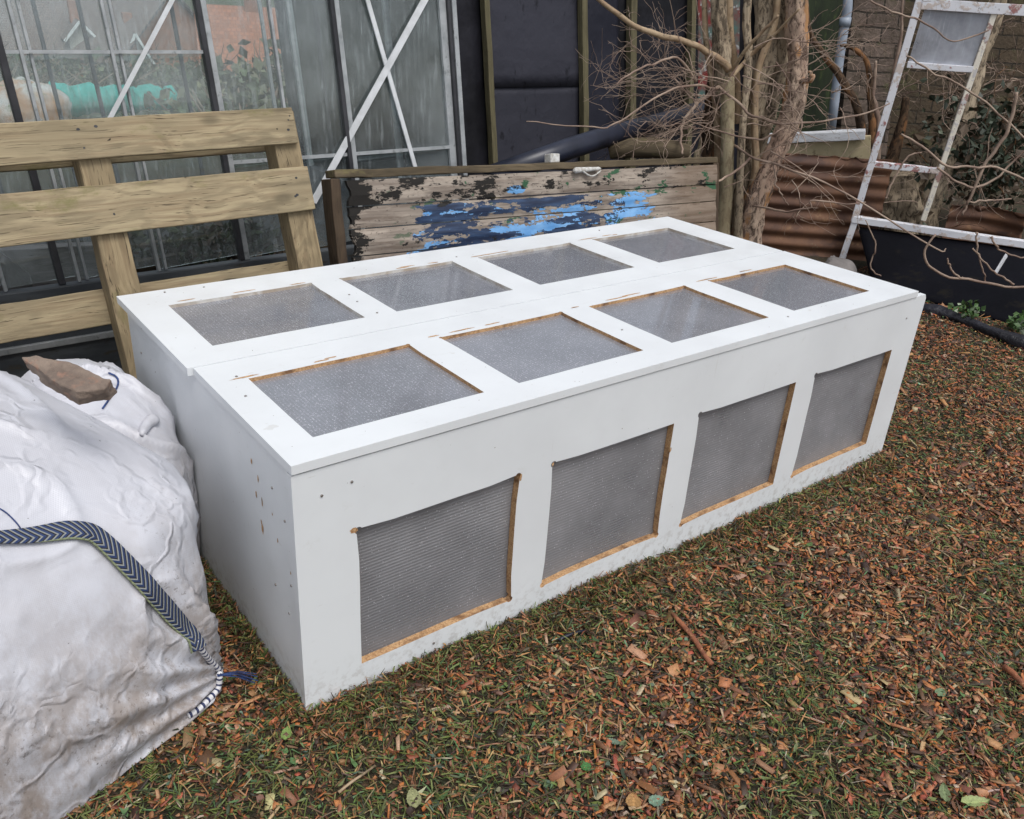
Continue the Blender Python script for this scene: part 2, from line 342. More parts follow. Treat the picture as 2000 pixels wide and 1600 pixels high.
def m_brick(name, c1, c2, mortar, scale=1.0, moss=True):
    m, nt, b, _ = newmat(name)
    t = gcc(nt)
    wob = nz(nt, gcc(nt, (9, 9, 9)), 1.0, 3)
    tv = node(nt, 'ShaderNodeVectorMath', {0: t, 1: node(nt, 'ShaderNodeCombineXYZ', {0: math_(nt, 'MULTIPLY', wob, 0.02), 1: math_(nt, 'MULTIPLY', wob, 0.03)}).outputs[0]}, operation='ADD').outputs[0]
    br = node(nt, 'ShaderNodeTexBrick', {'Vector': tv, 'Color1': c4(c1), 'Color2': c4(c2), 'Mortar': c4(mortar), 'Scale': scale,
              'Mortar Size': 0.007, 'Mortar Smooth': 0.3, 'Brick Width': 0.235, 'Row Height': 0.10})
    col = mixc(nt, ramp(nt, nz(nt, gcc(nt, (7, 7, 7)), 1.0, 6, 0.7), 0.42, 0.68, 0, 0.8), br.outputs[0], (0.05, 0.036, 0.022))
    if moss: col = mixc(nt, ramp(nt, nz(nt, gcc(nt, (4, 4, 4)), 1.0, 6, 0.7), 0.52, 0.68, 0, 0.8), col, (0.075, 0.075, 0.028))
    setb(nt, b, Base_Color=col, Roughness=0.9)
    bump(nt, b, math_(nt, 'SUBTRACT', nz(nt, gcc(nt, (40, 40, 40)), 1.0, 5), br.outputs['Fac']), 0.7, 0.012)
    return m
def m_attr(name, rough=0.7, trans=0.0, spec=0.4):
    m, nt, b, _ = newmat(name)
    a = node(nt, 'ShaderNodeAttribute', attribute_name='col')
    v = objc(nt)
    col = mixc(nt, ramp(nt, nz(nt, v, 300, 3), 0.3, 0.7, 0.0, 0.35), a.outputs['Color'], (0.04, 0.03, 0.022))
    setb(nt, b, Base_Color=col, Roughness=rough)
    b.inputs['Specular IOR Level'].default_value = spec
    return m
def m_sheet():
    m, nt, b, _ = newmat('black_sheeting')
    a = node(nt, 'ShaderNodeAttribute', attribute_name='col')
    v = objc(nt)
    col = mixc(nt, ramp(nt, nz(nt, v, 2.5, 5, 0.65), 0.35, 0.7, 0, 0.75), a.outputs['Color'], (0.04, 0.04, 0.055), 'MIX')
    col = mixc(nt, 0.5, a.outputs['Color'], col)
    col = mixc(nt, ramp(nt, nz(nt, objc(nt, (14, 14, 5)), 1.0, 5, 0.7), 0.60, 0.70, 0, 0.7), col, (0.006, 0.006, 0.009))
    b.inputs['Specular IOR Level'].default_value = 0.25
    setb(nt, b, Base_Color=col, Roughness=0.6)
    bump(nt, b, nz(nt, objc(nt, (4, 4, 4)), 1.0, 4), 0.6, 0.03)
    return m
def m_soil():
    m, nt, b, _ = newmat('soil')
    v = objc(nt)
    col = mixc(nt, ramp(nt, nz(nt, v, 9, 6, 0.7), 0.35, 0.65), (0.040, 0.026, 0.016), (0.024, 0.026, 0.010))
    col = mixc(nt, ramp(nt, nz(nt, v, 60, 5, 0.7), 0.5, 0.7), col, (0.11, 0.062, 0.034))
    t = nt.nodes.new('ShaderNodeTexCoord'); y = node(nt, 'ShaderNodeSeparateXYZ', {0: t.outputs['Object']}).outputs[1]
    col = mixc(nt, ramp(nt, y, 4.5, 7.5), col, mixc(nt, ramp(nt, nz(nt, v, 1.1, 5, 0.65), 0.35, 0.65), (0.055, 0.075, 0.028), (0.085, 0.080, 0.045)))
    setb(nt, b, Base_Color=col, Roughness=0.95)
    bump(nt, b, nz(nt, v, 80, 6, 0.7), 0.8, 0.01)
    return m
def m_tiles(name, c1, c2, mortar=(0.05, 0.04, 0.036, 1)):
    m, nt, b, _ = newmat(name)
    br = node(nt, 'ShaderNodeTexBrick', {'Vector': gcc(nt), 'Color1': c4(c1), 'Color2': c4(c2), 'Mortar': mortar, 'Scale': 1.0,
              'Mortar Size': 0.012, 'Brick Width': 0.2, 'Row Height': 0.2})
    setb(nt, b, Base_Color=br.outputs[0], Roughness=0.85)
    return m
MT = dict(brace=m_noisy('bright_aluminium', (0.70, 0.72, 0.74), (0.55, 0.57, 0.58), 14, 0.5, 0.1),
    
    white=m_white(), chip=m_chip(), pane_lid=m_pane('wet_twinwall_lid', 0, True), pane_front=m_pane('twinwall_front', 2, False),
    glass=m_glass('dirty_glass'), glass_clear=m_glass('thin_dirty_glass', (0.01, 0.06)), old_glass=m_glass('old_window_glass', (0.25, 0.75), (0.8, 0.83, 0.88), (0.62, 0.65, 0.72)),  # old_glass: dense pale blue-grey film colour stands in for reflected sky
    pallet=m_wood('pallet_pine', (0.42, 0.345, 0.215), (0.27, 0.205, 0.125), (0.04, 0.03, 0.02), (0.19, 0.175, 0.07), 0.9, crack=0.9),
    stringer=m_wood('pallet_bearer', (0.36, 0.285, 0.17), (0.23, 0.17, 0.10), (0.045, 0.032, 0.02), (0.14, 0.135, 0.045), 0.7, crack=0.9),
    batten=m_wood('mossy_batten', (0.17, 0.15, 0.085), (0.11, 0.097, 0.055), (0.03, 0.026, 0.016), (0.13, 0.135, 0.06), 0.6, knots=False),
    darkwood=m_wood('rotten_frame', (0.10, 0.068, 0.042), (0.055, 0.038, 0.026), (0.012, 0.010, 0.008), (0.085, 0.08, 0.032), 0.8, knots=False),
    mossrail=m_wood('mossy_rail', (0.15, 0.115, 0.07), (0.08, 0.06, 0.038), (0.02, 0.017, 0.011), (0.21, 0.19, 0.07), 1.0, knots=False),
    greyplank=m_wood('grey_plank', (0.44, 0.40, 0.38), (0.27, 0.24, 0.225), (0.06, 0.055, 0.055), None, knots=False, crack=0.9),
    painted=m_painted(),
    alu=m_noisy('weathered_aluminium', (0.46, 0.48, 0.49), (0.33, 0.35, 0.36), 14, 0.5, 0.1, metallic=0.35, c3=(0.25, 0.27, 0.27)),
    rubber=m_noisy('dark_seal', (0.022, 0.022, 0.026), (0.045, 0.046, 0.052), 10, 0.5, 0.1),
    plinth=m_noisy('dark_base_rail', (0.045, 0.052, 0.06), (0.085, 0.095, 0.105), 4, 0.55, 0.2, c3=(0.05, 0.045, 0.035), stretch=(1, 1, 4)),
    sheet=m_sheet(), pipe=m_noisy('black_pipe', (0.010, 0.012, 0.022), (0.02, 0.024, 0.042), 6, 0.38, 0.05),
    bark=m_bark('grey_bark', (0.46, 0.375, 0.27), (0.31, 0.245, 0.17), (0.06, 0.046, 0.034)),
    redbark=m_bark('red_bark', (0.52, 0.40, 0.305), (0.42, 0.29, 0.22), (0.045, 0.028, 0.022), (0.42, 0.23, 0.11)),
    smooth=m_bark('smooth_bark', (0.42, 0.36, 0.235), (0.30, 0.25, 0.16), (0.23, 0.18, 0.115), None, 0.25),
    darkbark=m_bark('dark_bark', (0.12, 0.075, 0.045), (0.07, 0.045, 0.03), (0.018, 0.013, 0.010), (0.22, 0.11, 0.05)),
    twig=m_noisy('twig_bark', (0.36, 0.27, 0.205), (0.19, 0.125, 0.095), 9, 0.7, 0.1),
    palebranch=m_noisy('pale_branch_bark', (0.40, 0.30, 0.19), (0.28, 0.19, 0.115), 12, 0.7, 0.3, c3=(0.16, 0.12, 0.07)),
    bag=m_bag(), strap=m_strap(), stitch=m_stitch(),
    thread=m_noisy('blue_thread', (0.03, 0.07, 0.22), (0.02, 0.03, 0.09), 60, 0.8, 0),
    slab=m_noisy('broken_concrete', (0.27, 0.21, 0.165), (0.165, 0.125, 0.10), 14, 0.9, 0.7, 0.006, c3=(0.27, 0.165, 0.12)),
    rust=m_rust(), steel=m_flaky('flaking_window_steel', (0.74, 0.75, 0.79), (0.36, 0.17, 0.16), (0.60, 0.53, 0.49)),
    steelpale=m_flaky('flaking_cream_steel', (0.82, 0.77, 0.66), (0.38, 0.24, 0.21), (0.60, 0.58, 0.57)),
    blackboard=m_noisy('black_board', (0.004, 0.0042, 0.006), (0.006, 0.0062, 0.009), 3, 0.6, 0.2, 0.01, c3=(0.012, 0.011, 0.010), spec=0.05),
    liner=m_noisy('black_liner', (0.006, 0.006, 0.009), (0.016, 0.016, 0.024), 5, 0.5, 0.6, 0.02),
    stone=m_brick('old_stone', (0.16, 0.12, 0.095), (0.115, 0.085, 0.07), (0.03, 0.024, 0.018)),
    brown_wall=m_brick('mossy_stone', (0.085, 0.06, 0.036), (0.06, 0.043, 0.026), (0.02, 0.016, 0.010)),
    green=m_noisy('green_boarding', (0.022, 0.035, 0.012), (0.012, 0.018, 0.008), 5, 0.8, 0.3, c3=(0.045, 0.065, 0.018), stretch=(3, 3, 0.7)),
    downpipe=m_noisy('grey_downpipe', (0.34, 0.39, 0.46), (0.26, 0.30, 0.36), 6, 0.45, 0.05),
    cream=m_noisy('cream_paint', (0.52, 0.44, 0.27), (0.42, 0.35, 0.21), 7, 0.7, 0.2, c3=(0.26, 0.21, 0.12)),
    whitecap=m_noisy('old_white_paint', (0.68, 0.70, 0.73), (0.55, 0.56, 0.58), 12, 0.6, 0.3, c3=(0.34, 0.31, 0.27), stretch=(1, 1, 4)),
    plaster=m_noisy('chipped_white', (0.62, 0.62, 0.60), (0.40, 0.38, 0.34), 60, 0.7, 0.4, spots=(0.08, 0.06, 0.04)),
    rag=m_noisy('red_teal_paint', (0.20, 0.025, 0.022), (0.07, 0.15, 0.13), 9, 0.7, 0.3, c3=(0.42, 0.46, 0.45)),
    soil=m_soil(), litter=m_attr('litter', 0.6, spec=0.45), leaf=m_attr('leafy', 0.5), teal=m_noisy('teal_netting', (0.025, 0.36, 0.30), (0.04, 0.50, 0.44), 9, 0.6, 0.6, 0.03, stretch=(4, 1, 1)),
    tile=m_tiles('brown_roof', (0.22, 0.16, 0.14), (0.15, 0.105, 0.095)), redtile=m_tiles('orange_roof', (0.46, 0.19, 0.11), (0.32, 0.135, 0.08), (0.24, 0.10, 0.065, 1)),
    hbrick=m_noisy('house_brick', (0.36, 0.16, 0.095), (0.27, 0.115, 0.07), 3, 0.9, 0.1), render=m_noisy('house_render', (0.55, 0.52, 0.47), (0.46, 0.43, 0.39), 2, 0.9, 0.1),
    gloss_white=m_noisy('white_gloss', (0.78, 0.78, 0.78), (0.70, 0.70, 0.70), 5, 0.4, 0.02), window=m_noisy('dark_window', (0.02, 0.024, 0.03), (0.035, 0.04, 0.05), 2, 0.1, 0),
    concrete=m_noisy('grey_concrete', (0.20, 0.185, 0.175), (0.13, 0.12, 0.115), 9, 0.9, 0.6, 0.006),
    rim=m_noisy('worn_white_rim', (0.62, 0.60, 0.56), (0.40, 0.33, 0.26), 22, 0.7, 0.2),
    nail=m_noisy('steel_nail', (0.42, 0.41, 0.40), (0.24, 0.20, 0.17), 200, 0.4, 0, metallic=0.7),
)

# ------------------------------------------------------------------ objects and mesh building
def tag(o, label=None, cat=None, group=None, kind=None):
    for k, v in (('label', label), ('category', cat), ('group', group), ('kind', kind)):
        if v: o[k] = v
    return o
def empty(name, loc, label, cat, group=None):
    o = bpy.data.objects.new(name, None); COL.objects.link(o); o.location = loc; o.empty_display_size = 0.05
    return tag(o, label, cat, group)
def world_loc(o):
    p = V((0, 0, 0))
    while o is not None: p += o.location; o = o.parent
    return p
class MB:
    def __init__(s): s.v = []; s.f = []; s.g = []; s.m = []; s.c = None
    def add(s, vs, fs, gs=None, mi=0):
        n = len(s.v); s.v += [tuple(p) for p in vs]; s.f += [tuple(i + n for i in f) for f in fs]; s.m += [mi] * len(fs)
        s.g += [tuple(q) for q in (gs if gs is not None else vs)]
    def bar(s, a, b, w, h, upv=(0, 0, 1), seg=1, jit=0.0, off=None, mi=0, taper=1.0):
        """box from a to b; w across, h along up. grain coordinate runs along it"""
        a, b = V(a), V(b); X = (b - a); L = X.length; X = X / L
        Y = V(upv).cross(X).normalized(); Z = X.cross(Y)
        o = V((random.uniform(0, 30), random.uniform(0, 30), random.uniform(0, 30))) if off is None else V(off)
        vs, gs = [], []
        for i in range(seg + 1):
            t = i / seg; k = 1 + (taper - 1) * t
            for (y, z) in ((-1, -1), (1, -1), (1, 1), (-1, 1)):
                p = a + X * (L * t) + Y * (y * w / 2 * k) + Z * (z * h / 2 * k)
                if jit:
                    q = p * 9 + o
                    p = p + Y * (noise.noise(q) * jit) + Z * (noise.noise(q + V((7, 3, 1))) * jit)
                vs.append(p); gs.append(o + V((L * t, y * w / 2, z * h / 2)))
        fs = [(0, 3, 2, 1)]
        for i in range(seg):
            k = i * 4
            fs += [(k + j, k + (j + 1) % 4, k + 4 + (j + 1) % 4, k + 4 + j) for j in range(4)]
        k = seg * 4; fs.append((k, k + 1, k + 2, k + 3))
        s.add(vs, fs, gs, mi); return s
    def tube(s, pts, rad, n=8, rough=0.0, cap=True, mi=0, freq=30):
        pts = [V(p) for p in pts]
        if not isinstance(rad, (list, tuple)): rad = [rad] * len(pts)
        o = V((random.uniform(0, 30),) * 3)
        vs, gs = [], []; L = 0
        T0 = (pts[1] - pts[0]).normalized(); A = T0.orthogonal().normalized()
        for i, p in enumerate(pts):
            T = (pts[min(i + 1, len(pts) - 1)] - pts[max(i - 1, 0)]).normalized()
            A = (A - T * A.dot(T)).normalized(); B = T.cross(A)
            if i: L += (p - pts[i - 1]).length
            for j in range(n):
                a = 2 * math.pi * j / n; d = A * math.cos(a) + B * math.sin(a); r = rad[i]
                if rough:
                    q = o + V((L * freq * 0.25, math.cos(a) * 2.0, math.sin(a) * 2.0))
                    r *= 1 + rough * (noise.noise(q) + 0.5 * noise.noise(q * 2.7))
                    if n >= 16: r *= 1 + rough * 0.5 * (noise.noise(V((q.x * 1.6, q.y * 3.6, q.z * 3.6))) + 0.6 * noise.noise(V((q.x * 3.5, q.y * 7, q.z * 7))))
                vs.append(p + d * r); gs.append(o + V((L, math.cos(a) * rad[i], math.sin(a) * rad[i])))
        fs = [(i * n + j, i * n + (j + 1) % n, (i + 1) * n + (j + 1) % n, (i + 1) * n + j) for i in range(len(pts) - 1) for j in range(n)]
        if cap: fs += [tuple(range(n - 1, -1, -1)), tuple((len(pts) - 1) * n + j for j in range(n))]
        s.add(vs, fs, gs, mi); return s
    def build(s, name, mat, parent=None, bevel=0, smooth=False, loc=None, cols=None):
        off = world_loc(parent) if parent is not None else V(loc or (0, 0, 0))
        me = bpy.data.meshes.new(name)
        me.from_pydata([tuple(V(p) - off) for p in s.v], [], s.f)
        for mm in (mat if isinstance(mat, (list, tuple)) else [mat]): me.materials.append(mm)
        at = me.attributes.new('gc', 'FLOAT_VECTOR', 'POINT'); at.data.foreach_set('vector', np.array(s.g, dtype=np.float32).ravel())
        if any(s.m): me.polygons.foreach_set('material_index', s.m)
        if cols is not None:
            ca = me.color_attributes.new('col', 'FLOAT_COLOR', 'POINT'); ca.data.foreach_set('color', np.array(cols, dtype=np.float32).ravel())
        if smooth: me.polygons.foreach_set('use_smooth', [True] * len(me.polygons))
        me.update()
        o = bpy.data.objects.new(name, me); COL.objects.link(o)
        if parent is not None: o.parent = parent
        else: o.location = off
        if bevel:
            md = o.modifiers.new('bevel', 'BEVEL'); md.width = bevel; md.segments = 2; md.limit_method = 'ANGLE'; md.angle_limit = 0.6
        return o
def rect(x0, y0, x1, y1): return [(x0, y0), (x1, y0), (x1, y1), (x0, y1)]
def plate(mb, outer, holes, thick, fn, rim=1):
    """flat panel with holes; fn(a, b, d) places it (d = 0 front face, thick = back face); edges of holes take material rim"""
    bm = bmesh.new(); es = []
    for loop in [outer] + holes:
        vs = [bm.verts.new((a, b, 0)) for a, b in loop]
        es += [bm.edges.new((vs[i], vs[(i + 1) % len(vs)])) for i in range(len(vs))]
    bmesh.ops.triangle_fill(bm, use_beauty=True, use_dissolve=False, edges=es, normal=(0, 0, 1))
    bm.verts.index_update(); bm.verts.ensure_lookup_table()
    flat = [(v.co.x, v.co.y) for v in bm.verts]; tri = [[v.index for v in f.verts] for f in bm.faces]
    P0, P1 = [fn(a, b, 0) for a, b in flat], [fn(a, b, thick) for a, b in flat]
    mb.add(P0, tri); mb.add(P1, [t[::-1] for t in tri])
    for k, loop in enumerate([outer] + holes):
        n = len(loop); q = [fn(a, b, 0) for a, b in loop] + [fn(a, b, thick) for a, b in loop]
        mb.add(q, [(i, (i + 1) % n, n + (i + 1) % n, n + i) for i in range(n)], None, rim if k else 0)
    bm.free()
def cut_hole(x0, z0, x1, z1, bites, r=0.008):
    """rectangular saw cut, drill holes left at some corners; edges very slightly wavy"""
    cs = [(x0, z0, 180, 270), (x1, z0, 270, 360), (x1, z1, 0, 90), (x0, z1, 90, 180)]; out = []
    for k, (x, z, a0, a1) in enumerate(cs):
        if k in bites:
            for i in range(9):
                a = math.radians(a0 - 60 + (a1 - a0 + 120) * i / 8)
                out.append((x + r * math.cos(a), z + r * math.sin(a)))
        else: out.append((x, z))
        nx, nzz = cs[(k + 1) % 4][:2]
        for t in (0.2, 0.4, 0.6, 0.8):
            j = random.uniform(-0.0006, 0.0006)
            out.append((x + (nx - x) * t + (j if nx == x else 0), z + (nzz - z) * t + (j if nzz == z else 0)))
    return out
def chip_patch(mb, fn, a, b, la, lb, mi):
    """small flake of bare board, a hair proud of the face"""
    n = 11; pts = []
    for i in range(n):
        t = 2 * math.pi * i / n; k = random.uniform(0.6, 1.1)
        pts.append(fn(a + la * k * math.cos(t), b + lb * k * math.sin(t), -0.0006))
    mb.add(pts, [tuple(range(n))], None, mi)

# ------------------------------------------------------------------ cold frame
cf = empty('cold_frame', (1.0, 0.5, 0), 'large white cold frame box with sixteen clear panes standing on the mulch'.replace('sixteen', 'twelve'), 'cold frame')
FX = [0.1261, 0.5052, 0.6028, 0.9837, 1.0772, 1.4674, 1.5584, 1.945]
TX = [0.077, 0.4587, 0.5492, 0.9204, 1.017, 1.3905, 1.4986, 1.8636]
FZ0, FZ1 = 0.0754, 0.404
mb = MB()
front = lambda a, b, d: V((a, d, b))
bites = [(3, 1, 2), (0, 3, 1), (3, 0), (3, 0)]
outer = [(0, 0.0), (0.3, -0.012), (2.035, -0.012), (2.062, 0.018), (2.066, 0.55), (2.058, 0.5635), (1.0, 0.5625), (0, 0.5615)]
plate(mb, outer, [cut_hole(FX[2 * i], FZ0, FX[2 * i + 1], FZ1, bites[i]) for i in range(4)], 0.018, front)
for (a, b, la, lb) in ((0.116, 0.408, 0.010, 0.006), (0.6, 0.405, 0.004, 0.006), (0.512, 0.40, 0.003, 0.012), (0.985, 0.33, 0.003, 0.01)):
    chip_patch(mb, front, a, b, la, lb, 1)
fp = mb.build('front_panel', [MT['white'], MT['chip']], cf)
for i in range(4):
    m = MB(); m.bar((FX[2 * i] - 0.03, 0.0238, 0.24), (FX[2 * i + 1] + 0.03, 0.0238, 0.24), 0.010, 0.39)
    m.build('pane', MT['pane_front'], fp)
def screw(parent, p, n):
    m = MB(); p = V(p); n = V(n)
    m.tube([p - n * 0.004, p + n * 0.0016, p + n * 0.0022], [0.0028, 0.0028, 0.0016], 10)
    return m.build('screw', MT['nail'], parent)
for p in ((0.055, 0, 0.505), (0.115, 0, 0.515), (0.30, 0, 0.045), (1.98, 0, 0.50), (0.75, 0, 0.03), (1.93, 0, 0.03)): screw(fp, p, (0, -1, 0))
m = MB(); m.bar((0.013, 0.0185, 0.276), (0.013, 1.008, 0.276), 0.018, 0.570, seg=1)
for k in range(9):
    y, z = random.uniform(0.03, 0.2), random.uniform(0.33, 0.52)
    chip_patch(m, lambda a, b, d: V((0.004 + d, a, b)), y, z, random.uniform(0.002, 0.006), random.uniform(0.003, 0.016), 1)
sp = m.build('side_panel', [MT['white'], MT['chip']], cf)
for p in ((0.004, 0.10, 0.485), (0.004, 0.05, 0.44), (0.004, 0.92, 0.45), (0.004, 0.12, 0.25), (0.004, 0.06, 0.22), (0.004, 0.05, 0.02), (0.004, 0.04, 0.3)): screw(sp, p, (-1, 0, 0))
m = MB(); m.bar((1.986, 0.0185, 0.276), (1.986, 1.008, 0.276), 0.018, 0.570); m.build('side_panel', MT['white'], cf)
m = MB(); m.bar((0.023, 1.012, 0.27), (1.976, 1.012, 0.27), 0.018, 0.56); m.build('back_panel', MT['white'], cf)
m = MB(); m.bar((0.023, 0.49, 0.542), (1.976, 0.49, 0.542), 0.05, 0.03); m.build('centre_rail', MT['white'], cf)
LZ = lambda y: 0.5835 - 0.0142 * y
def lid(x0, x1, y0, y1, wy0, wy1, rimmat, lift, orange):
    mb = MB(); fn = lambda a, b, d: V((a, b, LZ(b) + lift - d))
    plate(mb, rect(x0, y0, x1, y1), [cut_hole(TX[2 * i], wy0, TX[2 * i + 1], wy1, ((2,), (3, 2), (2,), (3,))[i], 0.005) for i in range(4)], 0.018, fn)
    for i in range(4):
        for k in range(3):
            a = random.uniform(TX[2 * i] - 0.04, TX[2 * i + 1]); chip_patch(mb, fn, a, wy1 + random.uniform(0.010, 0.018), random.uniform(0.012, 0.05), 0.0035, 2)
    o = mb.build('lid', [MT['white'], rimmat, MT['chip']], cf)
    for i in range(4):
        m = MB(); ym = (wy0 + wy1) / 2
        a, b = V((TX[2 * i] - 0.004, ym, LZ(ym) + lift - 0.0125)), V((TX[2 * i + 1] + 0.004, ym, LZ(ym) + lift - 0.0125))
        m.bar(a, b, wy1 - wy0 + 0.008, 0.008, upv=(0, 0.0142, 1)); m.build('pane', MT['pane_lid'], o)
    return o
l1 = lid(0.0, 2.003, -0.0035, 0.4875, 0.0744, 0.3791, MT['chip'], 0.0, True)
l2 = lid(-0.012, 1.996, 0.4895, 1.026, 0.5868, 0.8981, MT['rim'], 0.001, False)
for x, y in ((0.10, 1.0), (0.20, 0.995), (0.505, 0.76), (0.497, 0.70), (0.50, 0.6), (0.96, 0.93), (1.6, 0.98)):
    screw(l2, (x, y, LZ(y) + 0.001), (0, 0, 1))
for x, y in ((0.06, 0.40), (0.04, 0.3), (0.97, 0.2), (1.44, 0.05)): screw(l1, (x, y, LZ(y)), (0, 0, 1))

# ------------------------------------------------------------------ ground
def gh(x, y):
    h = 0.006 * math.sin(3.1 * x + 1.3 * y) + 0.005 * math.sin(5.3 * y - 2.2 * x + 1) + 0.004 * math.sin(9.7 * x + 4 * y)
    h -= 0.006
    if y > 6: h -= 8.5 * (1 - math.cos(min((y - 6) / 34, 1) * math.pi)) / 2
    if y > 75: h += (y - 75) * 0.10
    return h
def axis_steps(lo, hi, step, far):
    a = list(np.arange(lo, hi + 1e-6, step)); d = step; x = hi
    while x < far: d *= 1.35; x += d; a.append(x)
    d = step; x = lo
    while x > -far: d *= 1.35; x -= d; a.insert(0, x)
    return a
gx, gy = axis_steps(-2, 5, 0.07, 400), axis_steps(-2, 4, 0.07, 400)
m = MB(); nx = len(gx)
m.add([(x, y, gh(x, y)) for y in gy for x in gx], [(j * nx + i, j * nx + i + 1, (j + 1) * nx + i + 1, (j + 1) * nx + i) for j in range(len(gy) - 1) for i in range(nx - 1)])
tag(m.build('ground', MT['soil'], smooth=True), 'dark earth under the mulch and clippings', 'ground', kind='structure')

# mulch and clippings: many small separate pieces, each with its own colour
def scatter_xy(n, x0, x1, y0, y1, focus=(0.7, -0.35), fall=1.6, bias=0):
    out = np.zeros((0, 2))
    while len(out) < n:
        p = np.stack([rng.uniform(x0, x1, n), rng.uniform(y0, y1, n)], 1)
        d = np.hypot(p[:, 0] - focus[0], p[:, 1] - focus[1])
        keep = rng.random(n) < np.clip(np.exp(-np.maximum(d - 1.2, 0) / fall), 0.08, 1)
        inside = (p[:, 0] > 0.03) & (p[:, 0] < 1.97) & (p[:, 1] > 0.012) & (p[:, 1] < 1.0)
        if bias:
            f = 0.45 * np.clip(p[:, 0] - 0.95, -1, 1) + np.sin(7.3 * p[:, 0] + 2.1 * p[:, 1] + 1.7 * np.sin(5.1 * p[:, 1])) + np.sin(8.9 * p[:, 1] - 4.2 * p[:, 0] + 2 * np.sin(3.3 * p[:, 0])) + .7 * np.sin(19 * p[:, 0] + 5) * np.sin(23 * p[:, 1])
            keep &= rng.random(n) < np.clip(.62 + bias * .20 * f, .12, 1)
        out = np.concatenate([out, p[keep & ~inside]])
    return out[:n]
GH = np.vectorize(gh)
def litter(name, n, tmpl, faces, size, pal, lift, tilt, area, label, cat, xy=None, bias=0):
    """tmpl: unit-shape vertices (k,3); size: function -> (n,3) scale; every piece turned, tilted, bent and tinted on its own"""
    k = len(tmpl); T = np.array(tmpl, float)
    P = scatter_xy(n, *area, bias=bias) if xy is None else xy; n = len(P)
    S = size(n); a = rng.uniform(0, 2 * np.pi, n); b = rng.normal(0, tilt, n); c = rng.normal(0, tilt, n)
    v = T[None] * S[:, None, :]
    v = v + rng.normal(0, 0.17, v.shape) * S[:, None, :] * np.array([0.6, 0.9, 0.6])
    cb, sb, cc, scn = np.cos(b)[:, None], np.sin(b)[:, None], np.cos(c)[:, None], np.sin(c)[:, None]
    x, y, z = v[..., 0], v[..., 1], v[..., 2]
    x, z = x * cb + z * sb, -x * sb + z * cb
    y, z = y * cc - z * scn, y * scn + z * cc
    ca, sa = np.cos(a)[:, None], np.sin(a)[:, None]
    x, y = x * ca - y * sa, x * sa + y * ca
    h = GH(P[:, 0], P[:, 1]) + rng.uniform(lift[0], lift[1], n)
    vv = np.stack([x + P[:, :1], y + P[:, 1:], z + h[:, None]], -1).reshape(-1, 3)
    F = (np.array(faces)[None] + (np.arange(n) * k)[:, None, None]).reshape(-1, len(faces[0]))
    pal_c = np.array([p[:3] for p in pal]); w = np.array([p[3] for p in pal], float); w /= w.sum()
    cl = pal_c[rng.choice(len(pal), n, p=w)] * rng.lognormal(0.02, 0.52, (n, 1)) * rng.lognormal(0, 0.07, (n, 3))
    cl = np.clip(cl * np.minimum(1, 0.50 / cl.max(1, keepdims=True)), 0.006, 0.55); g_ = (cl[:, 1] > cl[:, 0]) & (cl[:, 1] > 2 * cl[:, 2]); cl[g_] *= np.minimum(1, 0.20 / cl[g_, 1])[:, None]
    me = bpy.data.meshes.new(name)
    nf, fl = len(F), len(faces[0])
    me.vertices.add(len(vv)); me.vertices.foreach_set('co', vv.ravel().astype(np.float32))
    me.loops.add(nf * fl); me.loops.foreach_set('vertex_index', F.ravel().astype(np.int32))
    me.polygons.add(nf); me.polygons.foreach_set('loop_start', np.arange(0, nf * fl, fl, dtype=np.int32))
    me.polygons.foreach_set('loop_total', np.full(nf, fl, dtype=np.int32))
    me.update(calc_edges=True); me.validate()
    ca = me.color_attributes.new('col', 'FLOAT_COLOR', 'POINT')
    ca.data.foreach_set('color', np.repeat(np.concatenate([cl, np.ones((n, 1))], 1), k, axis=0).astype(np.float32).ravel())
    me.materials.append(MT['litter'])
    o = bpy.data.objects.new(name, me); COL.objects.link(o)
    return tag(o, label, cat, kind='stuff')
U = rng.uniform
BOXV = [(-1, -.8, -1), (1, -1, -1), (1, .8, -1), (-1, 1, -1), (-.9, -.7, 1), (.95, -.9, 1), (.9, .75, 1), (-.95, .9, 1)]
BOXF = [(4, 5, 6, 7), (0, 4, 7, 3), (1, 2, 6, 5), (0, 1, 5, 4), (2, 3, 7, 6)]
LEAFV = [(-1, 0, 0), (-.45, -.55, .12), (.25, -.5, .15), (1, 0, .1), (.25, .5, .15), (-.45, .55, .12), (-.3, 0, -.1), (.35, 0, -.05)]
LEAFF = [(0, 1, 6, 5), (1, 2, 7, 6), (2, 3, 4, 7), (6, 7, 4, 5)]
BLADV = [(-1, -1, 0), (-1, 1, 0), (-.3, -1, .12), (-.3, 1, .12), (.4, -.8, .1), (.4, .8, .1), (1, -.2, -.1), (1, .2, -.1)]
BLADF = [(0, 2, 3, 1), (2, 4, 5, 3), (4, 6, 7, 5)]
AREA = (-0.75, 4.3, -1.35, 1.35)
PB = [(.17, .072, .034, 26), (.36, .125, .045, 22), (.62, .215, .06, 17), (.62, .36, .18, 10), (.042, .024, .016, 28), (.26, .070, .040, 10), (.74, .58, .38, 3.5)]
litter('bark_chips', 95000, BOXV, BOXF, lambda n: np.stack([rng.lognormal(-5.08, .5, n), rng.lognormal(-5.85, .42, n), U(.0004, .0012, n)], 1), PB, (-0.002, 0.011), 0.45, AREA,
       'brown and orange bark chips spread over the ground', 'bark mulch', bias=1)
